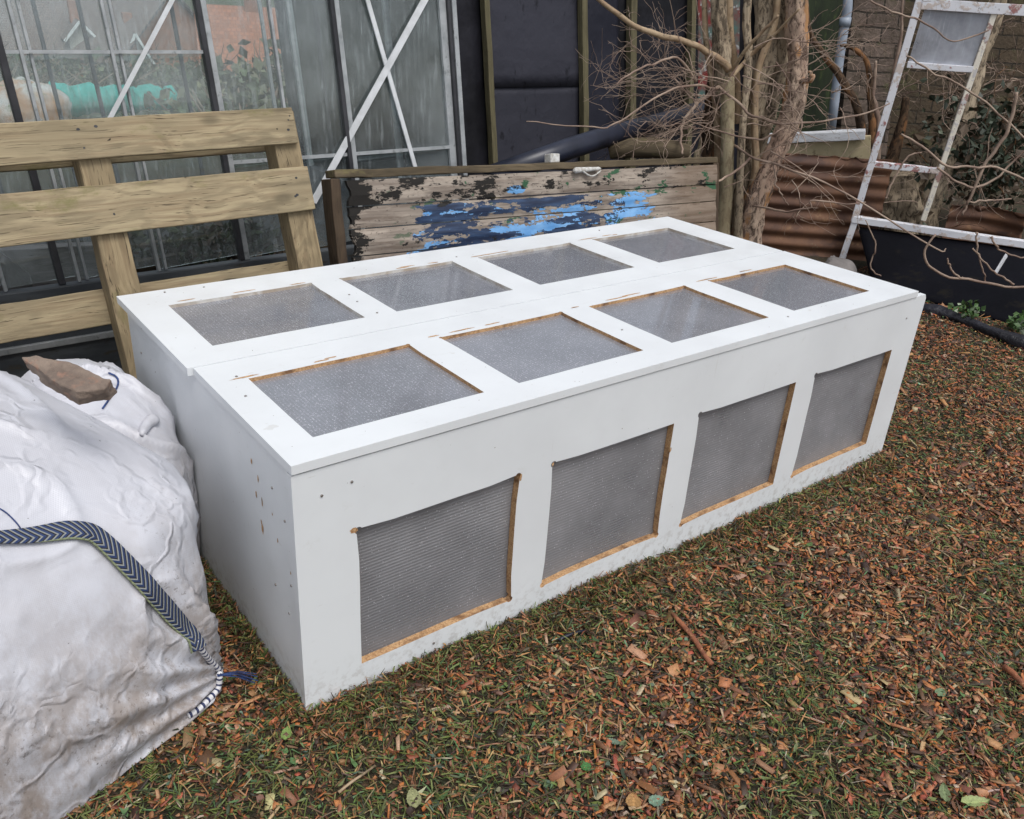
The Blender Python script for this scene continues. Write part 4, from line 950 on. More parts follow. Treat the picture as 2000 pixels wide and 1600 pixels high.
# ------------------------------------------------------------------ beyond the greenhouse
p = at_y(220, 195, 8.0); nr = MB()
a, b = at_y(98, 196, 8.0), at_y(346, 190, 8.0)
nr.tube([a.lerp(b, t / 30) + V((0, 0, 0.02 * math.sin(t * .9) + 0.012 * math.sin(t * 2.3))) for t in range(31)], [.14 * (0.55 if t == 0 else .35 if t == 30 else 1 + .06 * math.sin(1.1 * t) - .010 * t) for t in range(31)], 18, 0.08)
tag(nr.build('net_bundle', MT['teal'], loc=p, smooth=True), 'bundle of teal garden netting lying beyond the greenhouse', 'netting')
for (u, v, lab) in ((40, 180, 'orange and white sack heap seen through the leftmost greenhouse pane'),):
    c = at_y(u, v, 7.0); vv, ff = bag_surface((c.x, c.y), 0.3, [(c.z - .3, .3, .3, 0, 0, 3), (c.z - .1, .3, .3, 0, 0, 3), (c.z + .05, .2, .22, 0, 0, 2.4), (c.z + .1, .004, .004, 0, 0, 2)], 40, 20, .03)
    mb = MB(); mb.add(vv, ff); tag(mb.build('sack', m_noisy('orange_white_sack', (.42, .20, .08), (.55, .52, .50), 4, .8, .3, c3=(.10, .14, .05)), loc=c, smooth=True), lab, 'sack')
hp = [(.10, .115, .055, 3), (.06, .07, .035, 3), (.15, .13, .085, 2), (.20, .22, .11, 1)]
def hedge_pts():
    x = random.uniform(-1, 6.5); z = -0.55 + 0.80 * random.random() ** .8 + .08 * math.sin(x * 5); return (x, 9.5 + random.uniform(-.35, .35), z)
he = empty('hedge', (2.5, 9.5, -.6), 'brown-green overgrown hedge seen through the greenhouse glass', 'hedge')
leaf_cloud('foliage', hedge_pts, 9000, 0.06, hp, parent=he)
m = MB()
for i in range(160):
    x = random.uniform(-1, 6.5); m.tube([(x, 9.5, -.7), (x + random.uniform(-.3, .3), 9.5 + random.uniform(-.3, .3), .0), (x + random.uniform(-.6, .6), 9.2, random.uniform(.2, .6))], [.015, .01, .003], 4)
m.build('stems', MT['twig'], he)
def gable_house(u, v, dist, w, dpt, wall_h, roof_h, yaw, wm, rm, label, barge=True):
    """u, v: where the ridge's near end shows; the walls stand on the falling ground below it"""
    R_ = V(CAM) + ray(u, v).normalized() * dist; base = V((R_.x, R_.y, R_.z - roof_h - wall_h))
    h = empty('house', base, label, 'house', 'houses down the hill')
    X, Y = V((math.cos(yaw), math.sin(yaw), 0)), V((-math.sin(yaw), math.cos(yaw), 0)); Z = V((0, 0, 1))
    q = lambda x, y, z: base + X * x + Y * y + Z * z
    mb = MB(); a = w / 2
    vs = [q(-a, 0, -3), q(a, 0, -3), q(a, 0, wall_h), q(0, 0, wall_h + roof_h), q(-a, 0, wall_h), q(-a, dpt, -3), q(a, dpt, -3), q(a, dpt, wall_h), q(0, dpt, wall_h + roof_h), q(-a, dpt, wall_h)]
    mb.add(vs, [(0, 1, 2, 3, 4), (9, 8, 7, 6, 5), (1, 6, 7, 2), (0, 4, 9, 5), (0, 5, 6, 1)]); mb.build('wall', wm, h)
    rf = MB()
    for s in (-1, 1):
        e0, e1 = q(s * (a + .3), -.3, wall_h - .25), q(s * (a + .3), dpt + .3, wall_h - .25); r0, r1 = q(0, -.3, wall_h + roof_h + .08), q(0, dpt + .3, wall_h + roof_h + .08); L = dpt + .6; S = (r0 - e0).length
        vs = [e0, e1, r1, r0] + [p - Z * .15 for p in (e0, e1, r1, r0)]; gs = [(0, 0, 0), (L, 0, 0), (L, S, 0), (0, S, 0)] * 2
        rf.add(vs, [(0, 1, 2, 3), (7, 6, 5, 4), (0, 3, 7, 4), (1, 5, 6, 2), (0, 4, 5, 1)], gs)
    r = rf.build('roof', rm, h)
    ch = MB(); ch.bar(q(0, dpt * .6, wall_h + roof_h - .3), q(0, dpt * .6, wall_h + roof_h + 1.0), .5, .7, upv=Y); ch.build('chimney', MT['hbrick'], r)
    if barge:
        for s in (-1, 1):
            b = MB(); b.bar(q(s * (a + .3), -.36, wall_h - .3), q(0, -.36, wall_h + roof_h + .02), .06, .14, upv=Z); b.build('barge_board', MT['gloss_white'], h)
    for (x, z) in ((-a * .5, wall_h * .45), (a * .5, wall_h * .45), (-a * .5, wall_h - 4.0), (a * .5, wall_h - 4.0)):
        b = MB(); b.bar(q(x - .55, -.03, z), q(x + .55, -.03, z), .10, 1.1, upv=Z); wi = b.build('window', MT['gloss_white'], h)
        b = MB(); b.bar(q(x - .45, -.07, z), q(x + .45, -.07, z), .06, .9, upv=Z); b.build('glazing', MT['window'], wi)
gable_house(154, 42, 60, 1.3, 3, 3.0, .75, -.1, MT['render'], MT['tile'], 'distant house with white barge boards on a small gable above the teal netting')
gable_house(205, -35, 66, 11, 16, 3.0, 4.2, 1.52, MT['render'], MT['tile'], 'distant house with a broad brown tiled roof at the far left', False)
gable_house(262, 66, 58, 1.3, 3, 3.0, 1.5, -.1, MT['render'], MT['tile'], 'distant house with a steep pale gable right of the small gable')
gable_house(330, -20, 60, 9, 9, 3.4, 3.6, .5, MT['hbrick'], MT['tile'], 'distant brick house with a brown roof behind the diagonal brace', False)
gable_house(640, 24, 42, 6, 5.2, 3.2, 2.6, 1.25, MT['hbrick'], MT['redtile'], 'distant house with an orange tiled roof beyond the middle panes', False)
# garden shrubs between the allotment and the houses
def far_shrub(u, v, y, r, h, pal, label, n=1500):
    c = at_y(u, v, y); o = empty('garden_shrub', (c.x, c.y, c.z - h), label, 'shrub', 'shrubs beyond the greenhouse')
    def f():
        while True:
            d = V((random.uniform(-1, 1), random.uniform(-1, 1), random.uniform(-1, 1)))
            if .25 < d.length < 1 and noise.noise(d * 2.3 + V((u, 0, 0))) > -.25: return (c.x + d.x * r, c.y + d.y * r, c.z - h * .5 + d.z * h * .55)
    leaf_cloud('foliage', f, n, r * .10, pal, parent=o)
    m = MB()
    for k in range(14):
        a = random.uniform(0, 6.28); rr = random.uniform(.2, .8) * r
        m.tube([(c.x, c.y, c.z - h * 1.1), (c.x + math.cos(a) * rr * .4, c.y + math.sin(a) * rr * .4, c.z - h * .5), (c.x + math.cos(a) * rr, c.y + math.sin(a) * rr, c.z - h * .1)], [.03 * r, .02 * r, .006 * r], 5)
    m.build('stems', MT['twig'], o)
far_shrub(560, 90, 7.5, 1.3, 1.9, [(.17, .17, .10, 3), (.24, .225, .14, 2), (.10, .12, .06, 3)], 'bare grey-green shrub beyond the right-hand panes', 1700)
far_shrub(470, 150, 6.2, 1.0, 1.2, [(.11, .14, .07, 3), (.19, .19, .10, 2)], 'low green shrub beyond the middle panes', 1300)
far_shrub(250, 128, 16, 2.6, 1.6, [(.10, .11, .06, 3), (.14, .12, .08, 2)], 'rounded dark bush down the slope behind the teal netting', 1400)
far_shrub(60, 135, 18, 2.4, 1.6, [(.12, .11, .07, 3), (.08, .10, .05, 2)], 'rounded dark bush down the slope at the far left', 1300)

# ------------------------------------------------------------------ panel of flaking planks behind the box
pn = empty('painted_plank_panel', (1.6, 1.3, 0), 'old plank panel with flaking blue and green paint behind the white box', 'panel')
KL = 0.24
ND = V((0, -1, KL)).normalized(); DN = V((0, -KL, -1)).normalized()
A0 = at_plane(668, 352, (0, 1.38, 0.72), ND)
B0 = at_plane(1398, 321, (0, 1.38, 0.72), ND)
LX = (B0 - A0); LP = LX.length; LX = LX / LP; DN = (DN - LX * DN.dot(LX)).normalized()
def pq(s, t, d): return A0 + LX * s + DN * t + ND * d
hs = [0.086, 0.074, 0.090, 0.092, 0.098, 0.098, 0.098]; t = 0
for i, h in enumerate(hs):
    n, mseg = 60, 5; vs, gs, fs = [], [], []
    for k in range(n + 1):
        s = LP * k / n
        for j in range(mseg + 1):
            tt = t + 0.002 + (h - 0.004) * j / mseg; cup = 0.004 * (1 - (2 * j / mseg - 1) ** 2) + 0.0025 * noise.noise(V((s * 6, i * 3.3, j)))
            sx = s
            if k == 0: sx = 0.012 + 0.03 * abs(noise.noise(V((i * 5.1 + j * .8, 2, 0))))
            vs.append(pq(sx, tt, cup + (0.006 if i == 0 else 0))); gs.append((s, tt, 0))
    for k in range(n):
        for j in range(mseg): q = k * (mseg + 1) + j; fs.append((q, q + 1, q + mseg + 2, q + mseg + 1))
    nb = len(vs)
    for k in (0, n):
        pass
    m = MB(); m.add(vs, fs, gs)
    # thickness: back sheet and edges
    bk = [V(p) - ND * 0.016 for p in vs]; m.add(bk, [f[::-1] for f in fs], gs)
    rim = [k * (mseg + 1) for k in range(n + 1)] + [n * (mseg + 1) + j for j in range(1, mseg + 1)] + [k * (mseg + 1) + mseg for k in range(n - 1, -1, -1)] + [j for j in range(mseg - 1, 0, -1)]
    fr = [(rim[a], rim[(a + 1) % len(rim)], rim[(a + 1) % len(rim)] + nb, rim[a] + nb) for a in range(len(rim))]
    m.f += fr; m.m += [0] * len(fr)
    m.build('plank', MT['painted'], pn, smooth=False); t += h
TH = 0.075
m = MB(); m.bar(pq(-0.022, -0.02, -TH / 2 - .004), pq(LP + .02, -0.02, -TH / 2 - .004), TH, 0.026, upv=-DN, seg=40, jit=0.006); m.build('top_rail', MT['mossrail'], pn, bevel=0.003)
m = MB(); m.bar(pq(-0.022, -0.006, -TH / 2 - .004), pq(-0.022, 0.70, -TH / 2 - .004), TH, 0.035, upv=LX, seg=20, jit=0.005); m.build('end_post', MT['darkwood'], pn, bevel=0.003)
m = MB(); m.bar(pq(LP + .01, -0.006, -TH / 2 - .004), pq(LP + .01, 0.70, -TH / 2 - .004), TH, 0.035, upv=LX, seg=10, jit=0.004); m.build('end_post', MT['darkwood'], pn, bevel=0.003)
# white rope cleat and fixing
def pan_s(u, v): p = at_plane(u, v, A0, ND) - A0; return p.dot(LX), p.dot(DN)
s0, t0 = pan_s(1112, 334); s1, t1 = pan_s(1165, 330)
m = MB(); N_ = 14
pts = [pq(s0 + (s1 - s0) * i / N_, t0 + (t1 - t0) * i / N_, 0.022 + 0.004 * math.sin(i)) for i in range(N_ + 1)]
m.tube(pts, [.004] + [.013 - .006 * i / N_ for i in range(1, N_)] + [.003], 8, 0.2)
pts = [pq(s0 + (s1 - s0) * (0.35 + .65 * i / 8), t0 + 0.020 * math.sin(math.pi * i / 8) + 0.004, 0.024) for i in range(9)]
m.tube(pts, .0035, 6, 0.2); m.build('cleat', MT['plaster'], pn, smooth=True)
s2, t2 = pan_s(1088, 310); m = MB(); m.bar(pq(s2 - .022, -.048, -.03), pq(s2 + .022, -.046, -.03), .04, .034, upv=-DN, seg=4, jit=.006); m.build('bracket', MT['plaster'], pn, bevel=.004)

# ------------------------------------------------------------------ black screen wall and what leans on it
YW = 3.4
wn = V((1, 0, 0)).cross(UP).normalized()
def wp(u, v): return at_plane(u, v, (0, YW, 0.8), wn)
scn_ = empty('black_sheet_screen', (4, YW, 0), 'tall screen of black sheeting on mossy battens behind the plank panel', 'screen')
def wx(u, v): p = wp(u, v); return p.x - UP.x * (p.z - .8)
def wz(x, z, d=0): return V((x, YW - d, .8)) + UP * (z - .8)
def sheet_part(x0, x1, z0, z1, col, d):
    n, k = 14, 14; vs, fs = [], []
    for j in range(k + 1):
        for i in range(n + 1):
            x, z = x0 + (x1 - x0) * i / n, z0 + (z1 - z0) * j / k
            vs.append(wz(x, z, d + .012 * noise.noise(V((x * 2.2, z * 2.2, d * 50)))))
    fs = [(j * (n + 1) + i, j * (n + 1) + i + 1, (j + 1) * (n + 1) + i + 1, (j + 1) * (n + 1) + i) for j in range(k) for i in range(n)]
    m = MB(); m.add(vs, fs); o = m.build('sheet', MT['sheet'], scn_, smooth=True, cols=[(*col, 1)] * len(vs))
    md = o.modifiers.new('thick', 'SOLIDIFY'); md.thickness = .004; return o
zs = wp(1040, 166).z
SL = (.040, .041, .055); BK = (.006, .006, .008)
x_a, x_b, x_c, x_d = wx(947, 150), wx(1131, 150), wx(1207, 130), 6.2
sheet_part(1.5, x_a, -.1, 1.9, BK, 0); sheet_part(x_a, x_b, zs - .01, 1.9, SL, .012); sheet_part(x_a, x_b, -.1, zs, (.034, .035, .047), .004)
sheet_part(x_b, x_c, -.1, 1.9, (.015, .016, .026), .008); sheet_part(x_c, x_d, -.1, 1.9, BK, 0)
for u, w in ((947, .038), (1131, .046), (1224, .056), (1338, .045), (800, .05), (700, .05)):
    x = wx(u, 150); m = MB(); m.bar(wz(x, -.05, .045), wz(x, 1.95, .045), w, .05, upv=(0, 1, 0), seg=12, jit=.006); m.build('batten', MT['batten'], scn_, bevel=.003)
pt = [at_d(u, v, D) for u, v, D in ((960, 345, 3.7), (1110, 291, 4.0), (1200, 262, 4.25), (1290, 240, 4.5), (1350, 222, 4.7), (1400, 205, 4.85))]
m = MB(); m.tube(pt, .048, 20); tag(m.build('black_pipe', MT['pipe'], loc=pt[0], smooth=True), 'thick black plastic pipe lying aslant behind the plank panel', 'pipe')
c = at_d(1275, 292, 4.25); pts = [at_d(u, v, 4.2) for u, v in ((1190, 300), (1230, 290), (1280, 290), (1345, 296))]
m = MB(); m.tube(pts, [.03, .045, .05, .035], 12, .35); tag(m.build('mossy_log', MT['mossrail'], loc=pts[0], smooth=True), 'rotten mossy log lying under the black pipe', 'log')
# right-hand end of the yard: mossy boarding, downpipe, stone pier and wall
DW = 7.2
def seg_wall(u0, u1, D, z0, z1, thick, mat, name, parent=None):
    a, b = at_d(u0, 200, D), at_d(u1, 200, D); a.z = b.z = 0
    L = (b - a).length; nX = (b - a) / L; nY = V((-nX.y, nX.x, 0)); m = MB()
    vs, gs = [], []
    for d in (0, thick):
        for (s, z) in ((0, z0), (L, z0), (L, z1), (0, z1)):
            p = V((a.x, a.y, 0)) + nX * s + nY * d + UP * z; p.z = z; vs.append(p); gs.append((s + d, z, d))
    m.add(vs, [(0, 1, 2, 3), (7, 6, 5, 4), (0, 4, 5, 1), (3, 2, 6, 7), (0, 3, 7, 4), (1, 5, 6, 2)], gs)
    return m.build(name, mat, parent, loc=None if parent else a)
tag(seg_wall(1500, 1652, 7.05, -.3, 2.2, .06, MT['green'], 'green_boarding'), 'dark mossy green boarding left of the grey downpipe', 'boarding')
tag(seg_wall(1668, 1765, 7.0, -.3, 2.2, .5, MT['stone'], 'stone_pier'), 'block stone pier just right of the grey downpipe', 'pier')
tag(seg_wall(1700, 2600, 7.45, -.3, 2.2, .3, MT['brown_wall'], 'stone_wall'), 'mossy brown stone wall behind the old window frame', 'wall')
pt = [at_d(u, v, 6.9) for u, v in ((1660, -70), (1655, 20), (1648, 60), (1640, 110), (1630, 200), (1622, 262))]
dp = empty('downpipe', pt[-1], 'grey-blue rainwater downpipe between green boarding and stone pier', 'downpipe')
m = MB(); m.tube(pt, .034, 16); m.build('pipe', MT['downpipe'], dp, smooth=True)
m = MB(); m.tube([at_d(1652, 34, 6.9), at_d(1649, 52, 6.9)], .041, 16); m.build('collar', MT['downpipe'], dp, smooth=True)
# cream board with white capping, corrugated sheets
cbd = empty('cream_planter', at_d(1580, 320, 5.5), 'cream painted box edge with white capping behind the rusty sheet', 'planter')
m = MB(); m.bar(at_d(1450, 312, 5.5), at_d(1700, 292, 5.3), .04, .16, seg=6, jit=.003); m.build('side_board', MT['cream'], cbd, bevel=.003)
m = MB(); m.bar(at_d(1472, 272, 5.5), at_d(1690, 262, 5.3), .12, .05, seg=8, jit=.004); m.build('capping', MT['whitecap'], cbd, bevel=.003)
def corrugated(name, P, X, L, H, pitch, label, ragged=.03, rolled=0.0, tilt=0.05):
    n, k = 40, int(H / pitch * 10); vs, fs = [], []
    X = V(X).normalized(); N = V((X.y, -X.x, 0))
    for j in range(k + 1):
        for i in range(n + 1):
            s, z = L * i / n, H * j / k
            if j == k: z -= ragged * abs(noise.noise(V((s * 9, 3, 0)))) * 2
            d = .009 * math.sin(2 * math.pi * z / pitch) + .02 * noise.noise(V((s * 2, z * 2, 0))) + rolled * (s / L - .5) ** 2 - tilt * z
            vs.append(V(P) + X * s + N * d + V((0, 0, z)))
    fs = [(j * (n + 1) + i, j * (n + 1) + i + 1, (j + 1) * (n + 1) + i + 1, (j + 1) * (n + 1) + i) for j in range(k) for i in range(n)]
    m = MB(); m.add(vs, fs); o = m.build(name, MT['rust'], loc=V(P), smooth=True); md = o.modifiers.new('thick', 'SOLIDIFY'); md.thickness = .0015
    return tag(o, label, 'corrugated sheet')
a, b = at_d(1440, 500, 5.0), at_d(1700, 515, 4.95); a.z = b.z = -0.03
corrugated('corrugated_sheet', a, b - a, (b - a).length, at_d(1580, 308, 5.0).z + .05, .076, 'rusty corrugated iron sheet standing right of the tree')
a, b = at_d(1835, 470, 5.35), at_d(1985, 470, 5.2); a.z = b.z = 0.06
corrugated('corrugated_sheet', a, (b - a) + V((0, 0, 0)), (b - a).length, at_d(1900, 398, 5.3).z - .06, .076, 'curled rusty corrugated scrap behind the black board', .06, .5)

# ------------------------------------------------------------------ old steel window frame
FD = V((0.528, -0.849, 0)).normalized(); FP0 = V((4.005, 1.456, 0)); FN = V((FD.y, -FD.x, 0))
def fp_(u, v): return at_plane(u, v, FP0, FN)
wf = empty('old_window_frame', (4.1, 1.3, 0), 'tall old steel window frame with flaking paint propped in the brambles', 'window frame')
def fbar(p, q, w, d, mat, name):
    m = MB(); a, b = fp_(*p), fp_(*q); up_ = FN
    m.bar(a, b, w, d, upv=up_, seg=10, jit=.0025); return m.build(name, mat, wf, bevel=.002)
fbar((1643, 510), (1672, 425), .034, .04, MT['steel'], 'stile'); fbar((1668, 432), (1800, -12), .036, .045, MT['steel'], 'stile'); fbar((1803, 430), (1943, 22), .026, .035, MT['steelpale'], 'mullion')
fbar((1664, 427), (2075, 488), .036, .05, MT['steel'], 'transom'); fbar((1800, 8), (2090, 26), .05, .05, MT['steel'], 'head_rail')
fbar((1772, 126), (1900, 136), .030, .04, MT['steel'], 'glazing_bar'); fbar((1705, 320), (1834, 334), .030, .04, MT['steel'], 'glazing_bar'); fbar((2075, 490), (2100, 20), .036, .045, MT['steel'], 'stile')
q = [fp_(u, v) for u, v in ((1806, 16), (1936, 26), (1898, 130), (1774, 122))]
m = MB(); m.add(q + [p + FN * .004 for p in q], [(0, 1, 2, 3), (7, 6, 5, 4), (0, 4, 5, 1), (1, 5, 6, 2), (2, 6, 7, 3), (3, 7, 4, 0)]); m.build('pane', MT['old_glass'], wf)
# black board under the transom and liner at its foot
T0, T1 = fp_(1676, 446), fp_(2075, 500); G0, G1 = at_z(1705, 560), at_z(2090, 668)
bo = MB(); n, k = 24, 12; vs, fs = [], []
for j in range(k + 1):
    for i in range(n + 1):
        p = T0.lerp(T1, i / n).lerp(G0.lerp(G1, i / n), j / k); vs.append(p + FN * (.008 * noise.noise(V((i * .35, j * .3, 0)))))
fs = [(j * (n + 1) + i, j * (n + 1) + i + 1, (j + 1) * (n + 1) + i + 1, (j + 1) * (n + 1) + i) for j in range(k) for i in range(n)]
bo.add(vs, fs); o = bo.build('black_board', MT['blackboard'], loc=G0, smooth=True); md = o.modifiers.new('thick', 'SOLIDIFY'); md.thickness = .012
tag(o, 'large black board leaning under the old window frame', 'board')
m = MB(); pts = [at_z(u, v) + V((0, 0, .005)) for u, v in ((1770, 600), (1830, 612), (1880, 628), (1930, 650), (1990, 675), (2080, 700))]
m.tube(pts, [.02, .028, .024, .03, .034, .03], 14, .6, freq=60); tag(m.build('black_liner', MT['liner'], loc=pts[0], smooth=True), 'crumpled black plastic liner along the foot of the black board', 'liner')
p0, p1 = at_d(1966, 498, 4.22), at_d(1944, 534, 4.18)
m = MB(); m.bar(p0, p1, .008, .022); tag(m.build('white_strip', MT['whitecap'], loc=p1), 'short white painted strip hanging in front of the black board', 'strip')
c = at_z(1642, 525, .05); m = MB(); vs, ff = bag_surface((c.x, c.y), .4, [(0, .12, .09, 0, 0, 3), (.05, .11, .08, 0, 0, 3), (.09, .06, .05, 0, 0, 2.2), (.10, .004, .004, 0, 0, 2)], 30, 16, .02, 5)
m.add(vs, ff); tag(m.build('concrete_lump', MT['concrete'], loc=(c.x, c.y, 0)), 'grey concrete lump behind the far corner of the white box', 'rubble')
for (u, v, r, lab) in ((1885, 622, .10, 'small green weed on the black liner'), (1985, 648, .08, 'leafy weed at the right edge beside the black board')):
    c = at_z(u, v); o = leaf_cloud('weed', box_pts((c.x, c.y, .045), (r * .8, r * .5, .035)), 80, .03, [(.06, .13, .035, 3), (.10, .18, .06, 2), (.30, .36, .25, .5)], loc=c); tag(o, lab, 'weed')

# ------------------------------------------------------------------ trees and brambles
def smooth_poly(P, n):
    P = [V(p) for p in P]; out = []
    for k in range(n):
        t = k / (n - 1) * (len(P) - 1); i = min(int(t), len(P) - 2); f = t - i
        p0, p1, p2, p3 = P[max(i - 1, 0)], P[i], P[i + 1], P[min(i + 2, len(P) - 1)]
        out.append(0.5 * ((2 * p1) + (p2 - p0) * f + (2 * p0 - 5 * p1 + 4 * p2 - p3) * f * f + (3 * p1 - p0 - 3 * p2 + p3) * f ** 3))
    return out
def stem(parent, name, px, wpx, mat, n=28, rough=.25, sides=12, D=4.39, wig=0.0):
    pts = smooth_poly([at_d(q[0], q[1], (q[2] if len(q) > 2 else D)) for q in px], n)
    rad = []
    for i in range(n):
        t = i / (n - 1) * (len(wpx) - 1); k = min(int(t), len(wpx) - 2); rad.append((wpx[k] + (wpx[k + 1] - wpx[k]) * (t - k)) / 2 * (pts[i] - CAM).dot(ROT @ V((0, 0, -1))) / FPX)
        if wig: pts[i] = pts[i] + V((noise.noise(V((i * .35, px[0][0], 0))), noise.noise(V((i * .35, 3, px[0][0]))), noise.noise(V((i * .35, 9, px[0][1]))))) * wig
    return MB().tube(pts, rad, sides, rough).build(name, mat, parent, smooth=True)
tr = empty('multi_stemmed_tree', (3.12, 1.5, 0), 'bare multi-stemmed tree with peeling bark behind the far end of the white box', 'tree')
TRK = [([(1405, 560, 4.40), (1410, 450, 4.40), (1418, 380), (1420, 300), (1421, 220), (1424, 150)], [40, 34, 28, 26, 28, 22], 'smooth', .06),
       ([(1372, 560, 4.5), (1378, 440, 4.5), (1382, 350, 4.5), (1385, 250, 4.5), (1392, 180, 4.48), (1400, 100, 4.45)], [34, 28, 24, 28, 24, 18], 'darkbark', .3),
       ([(1448, 560, 4.42), (1462, 450, 4.42), (1478, 385), (1505, 320), (1532, 262), (1552, 190), (1558, 110), (1556, 40), (1560, -60)], [70, 54, 44, 36, 38, 42, 36, 38, 42], 'redbark', .28),
       ([(1438, 560, 4.5), (1446, 440, 4.5), (1456, 350, 4.5), (1466, 260, 4.5), (1482, 170, 4.5), (1496, 80, 4.5), (1490, -60, 4.5)], [46, 38, 34, 34, 40, 42, 44], 'bark', .3),
       ([(1470, 330, 4.55), (1496, 240, 4.55), (1520, 150, 4.52), (1530, 60, 4.5), (1528, -60, 4.5)], [22, 26, 30, 32, 34], 'bark', .3),
       ([(1412, 200, 4.42), (1412, 120, 4.42), (1408, 60, 4.42), (1404, -60, 4.42)], [26, 34, 32, 34], 'bark', .3),
       ([(1440, 240, 4.5), (1436, 150, 4.48), (1426, 60, 4.42), (1424, -60, 4.4)], [18, 18, 14, 16], 'palebranch', .1),
       ([(1362, 560, 4.5), (1360, 330, 4.5), (1368, 290, 4.52), (1380, 240, 4.5)], [14, 13, 12, 8], 'smooth', .1),
       ([(1440, 560, 4.36), (1442, 440, 4.36), (1446, 330, 4.36), (1452, 230, 4.38), (1462, 120, 4.4), (1458, 40, 4.4), (1466, -60, 4.4)], [20, 16, 14, 14, 16, 15, 16], 'bark', .2),
       ([(1400, 560, 4.47), (1398, 420, 4.47), (1402, 300, 4.47), (1398, 200, 4.45), (1380, 90, 4.45), (1374, -60, 4.45)], [18, 16, 14, 14, 11, 10], 'palebranch', .15),
       ([(1458, 420, 4.4), (1476, 330, 4.4), (1474, 240, 4.42), (1480, 140, 4.42), (1514, 40, 4.42), (1520, -60, 4.4)], [16, 14, 14, 13, 12, 12], 'palebranch', .15)]
for px, w, mt, rg in TRK: stem(tr, 'trunk', px, w, MT[mt], 110, rg, 26)
BR = [([(1160, -10, 4.0), (1215, 35, 4.05), (1280, 68, 4.15), (1345, 84, 4.25), (1400, 112, 4.35), (1425, 135)], [9, 10, 11, 12, 14, 16], 'palebranch'),
      ([(1425, 155), (1470, 105), (1510, 70, 4.3), (1560, 18, 4.2)], [10, 8, 6, 4], 'palebranch'), ([(1425, 150), (1455, 100, 4.3), (1520, 30, 4.2)], [9, 7, 5], 'palebranch'),
      ([(1405, 170), (1360, 205, 4.3), (1330, 250, 4.2), (1335, 300, 4.1)], [8, 7, 6, 4], 'twig'), ([(1545, 160), (1585, 155, 4.3), (1580, 138, 4.3)], [14, 10, 4], 'redbark'),
      ([(1405, 172), (1350, 168, 4.2), (1290, 185, 4.05), (1210, 238, 3.95), (1160, 248, 3.9), (1030, 240, 3.85)], [6, 5, 4, 3.5, 3, 2], 'twig'),
      ([(1405, 170), (1440, 200, 4.3), (1475, 228, 4.25), (1520, 240, 4.2), (1600, 238, 4.2), (1690, 222, 4.2), (1740, 200, 4.2)], [6, 5.5, 5, 4.5, 4, 3.5, 2.5], 'twig'),
      ([(1360, 160, 4.3), (1325, 115, 4.2), (1280, 123, 4.1), (1240, 140, 4.0), (1200, 165, 3.95)], [6, 5, 4.5, 4, 3], 'twig'),
      ([(1432, 283), (1470, 308, 4.25), (1505, 318, 4.2), (1560, 336, 4.15), (1640, 372, 4.1), (1730, 425, 4.0), (1830, 488, 3.9), (1850, 485, 3.9)], [5, 4.5, 4.5, 4, 4, 3.5, 3, 2], 'twig'),
      ([(1465, 310, 4.3), (1430, 340, 4.2), (1380, 362, 4.1), (1336, 376, 4.05)], [6, 5, 4, 3], 'twig'),
      ([(1470, 403, 4.3), (1510, 408, 4.2), (1535, 415, 4.15), (1580, 405, 4.1), (1588, 392, 4.1), (1650, 398, 4.1), (1690, 396, 4.1)], [4, 4, 4, 3.5, 3.5, 3, 2], 'twig'),
      ([(1510, 320, 4.25), (1520, 370, 4.2), (1540, 400, 4.2)], [4, 3, 2], 'twig'), ([(1530, 250, 4.3), (1480, 272, 4.25), (1400, 255, 4.25), (1330, 230, 4.2)], [4, 4, 3, 2], 'twig')]
for px, w, mt in BR: stem(tr, 'branch', px, w, MT[mt], 26, .12, 7, wig=.012)
mb = MB()
def twig_walk(mb, p, d, L, r, depth=0):
    n = 9; pts = [p]; d = d.normalized()
    for i in range(n):
        d = (d + V((random.gauss(0, .22), random.gauss(0, .22), random.gauss(-.02, .2)))).normalized(); pts.append(pts[-1] + d * L / n)
        if depth < 2 and random.random() < .28: twig_walk(mb, pts[-1], d + V((random.gauss(0, .9), random.gauss(0, .9), random.gauss(0, .7))), L * .5, r * .6, depth + 1)
    mb.tube(pts, [max(r * (1 - .75 * i / n), .0008) for i in range(n + 1)], 5, cap=False)
for k in range(44):
    p = at_d(random.gauss(1375, 32), random.gauss(195, 60), random.uniform(4.15, 4.45)); d = -SIDE * random.uniform(.3, 1) + V((0, 0, random.uniform(-.75, .65))) - FWD * random.uniform(-.2, .5)
    twig_walk(mb, p, d, random.uniform(.2, .62), random.uniform(.0017, .0034))
for k in range(34):
    p = at_d(random.gauss(1510, 50), random.uniform(60, 380), 4.2); d = SIDE * random.uniform(.2, 1) + V((0, 0, random.uniform(-.5, .7))) - FWD * random.uniform(0, .5)
    twig_walk(mb, p, d, random.uniform(.15, .45), random.uniform(.002, .0035))
tag(mb.build('twigs', MT['twig'], tr, smooth=True), kind='stuff')
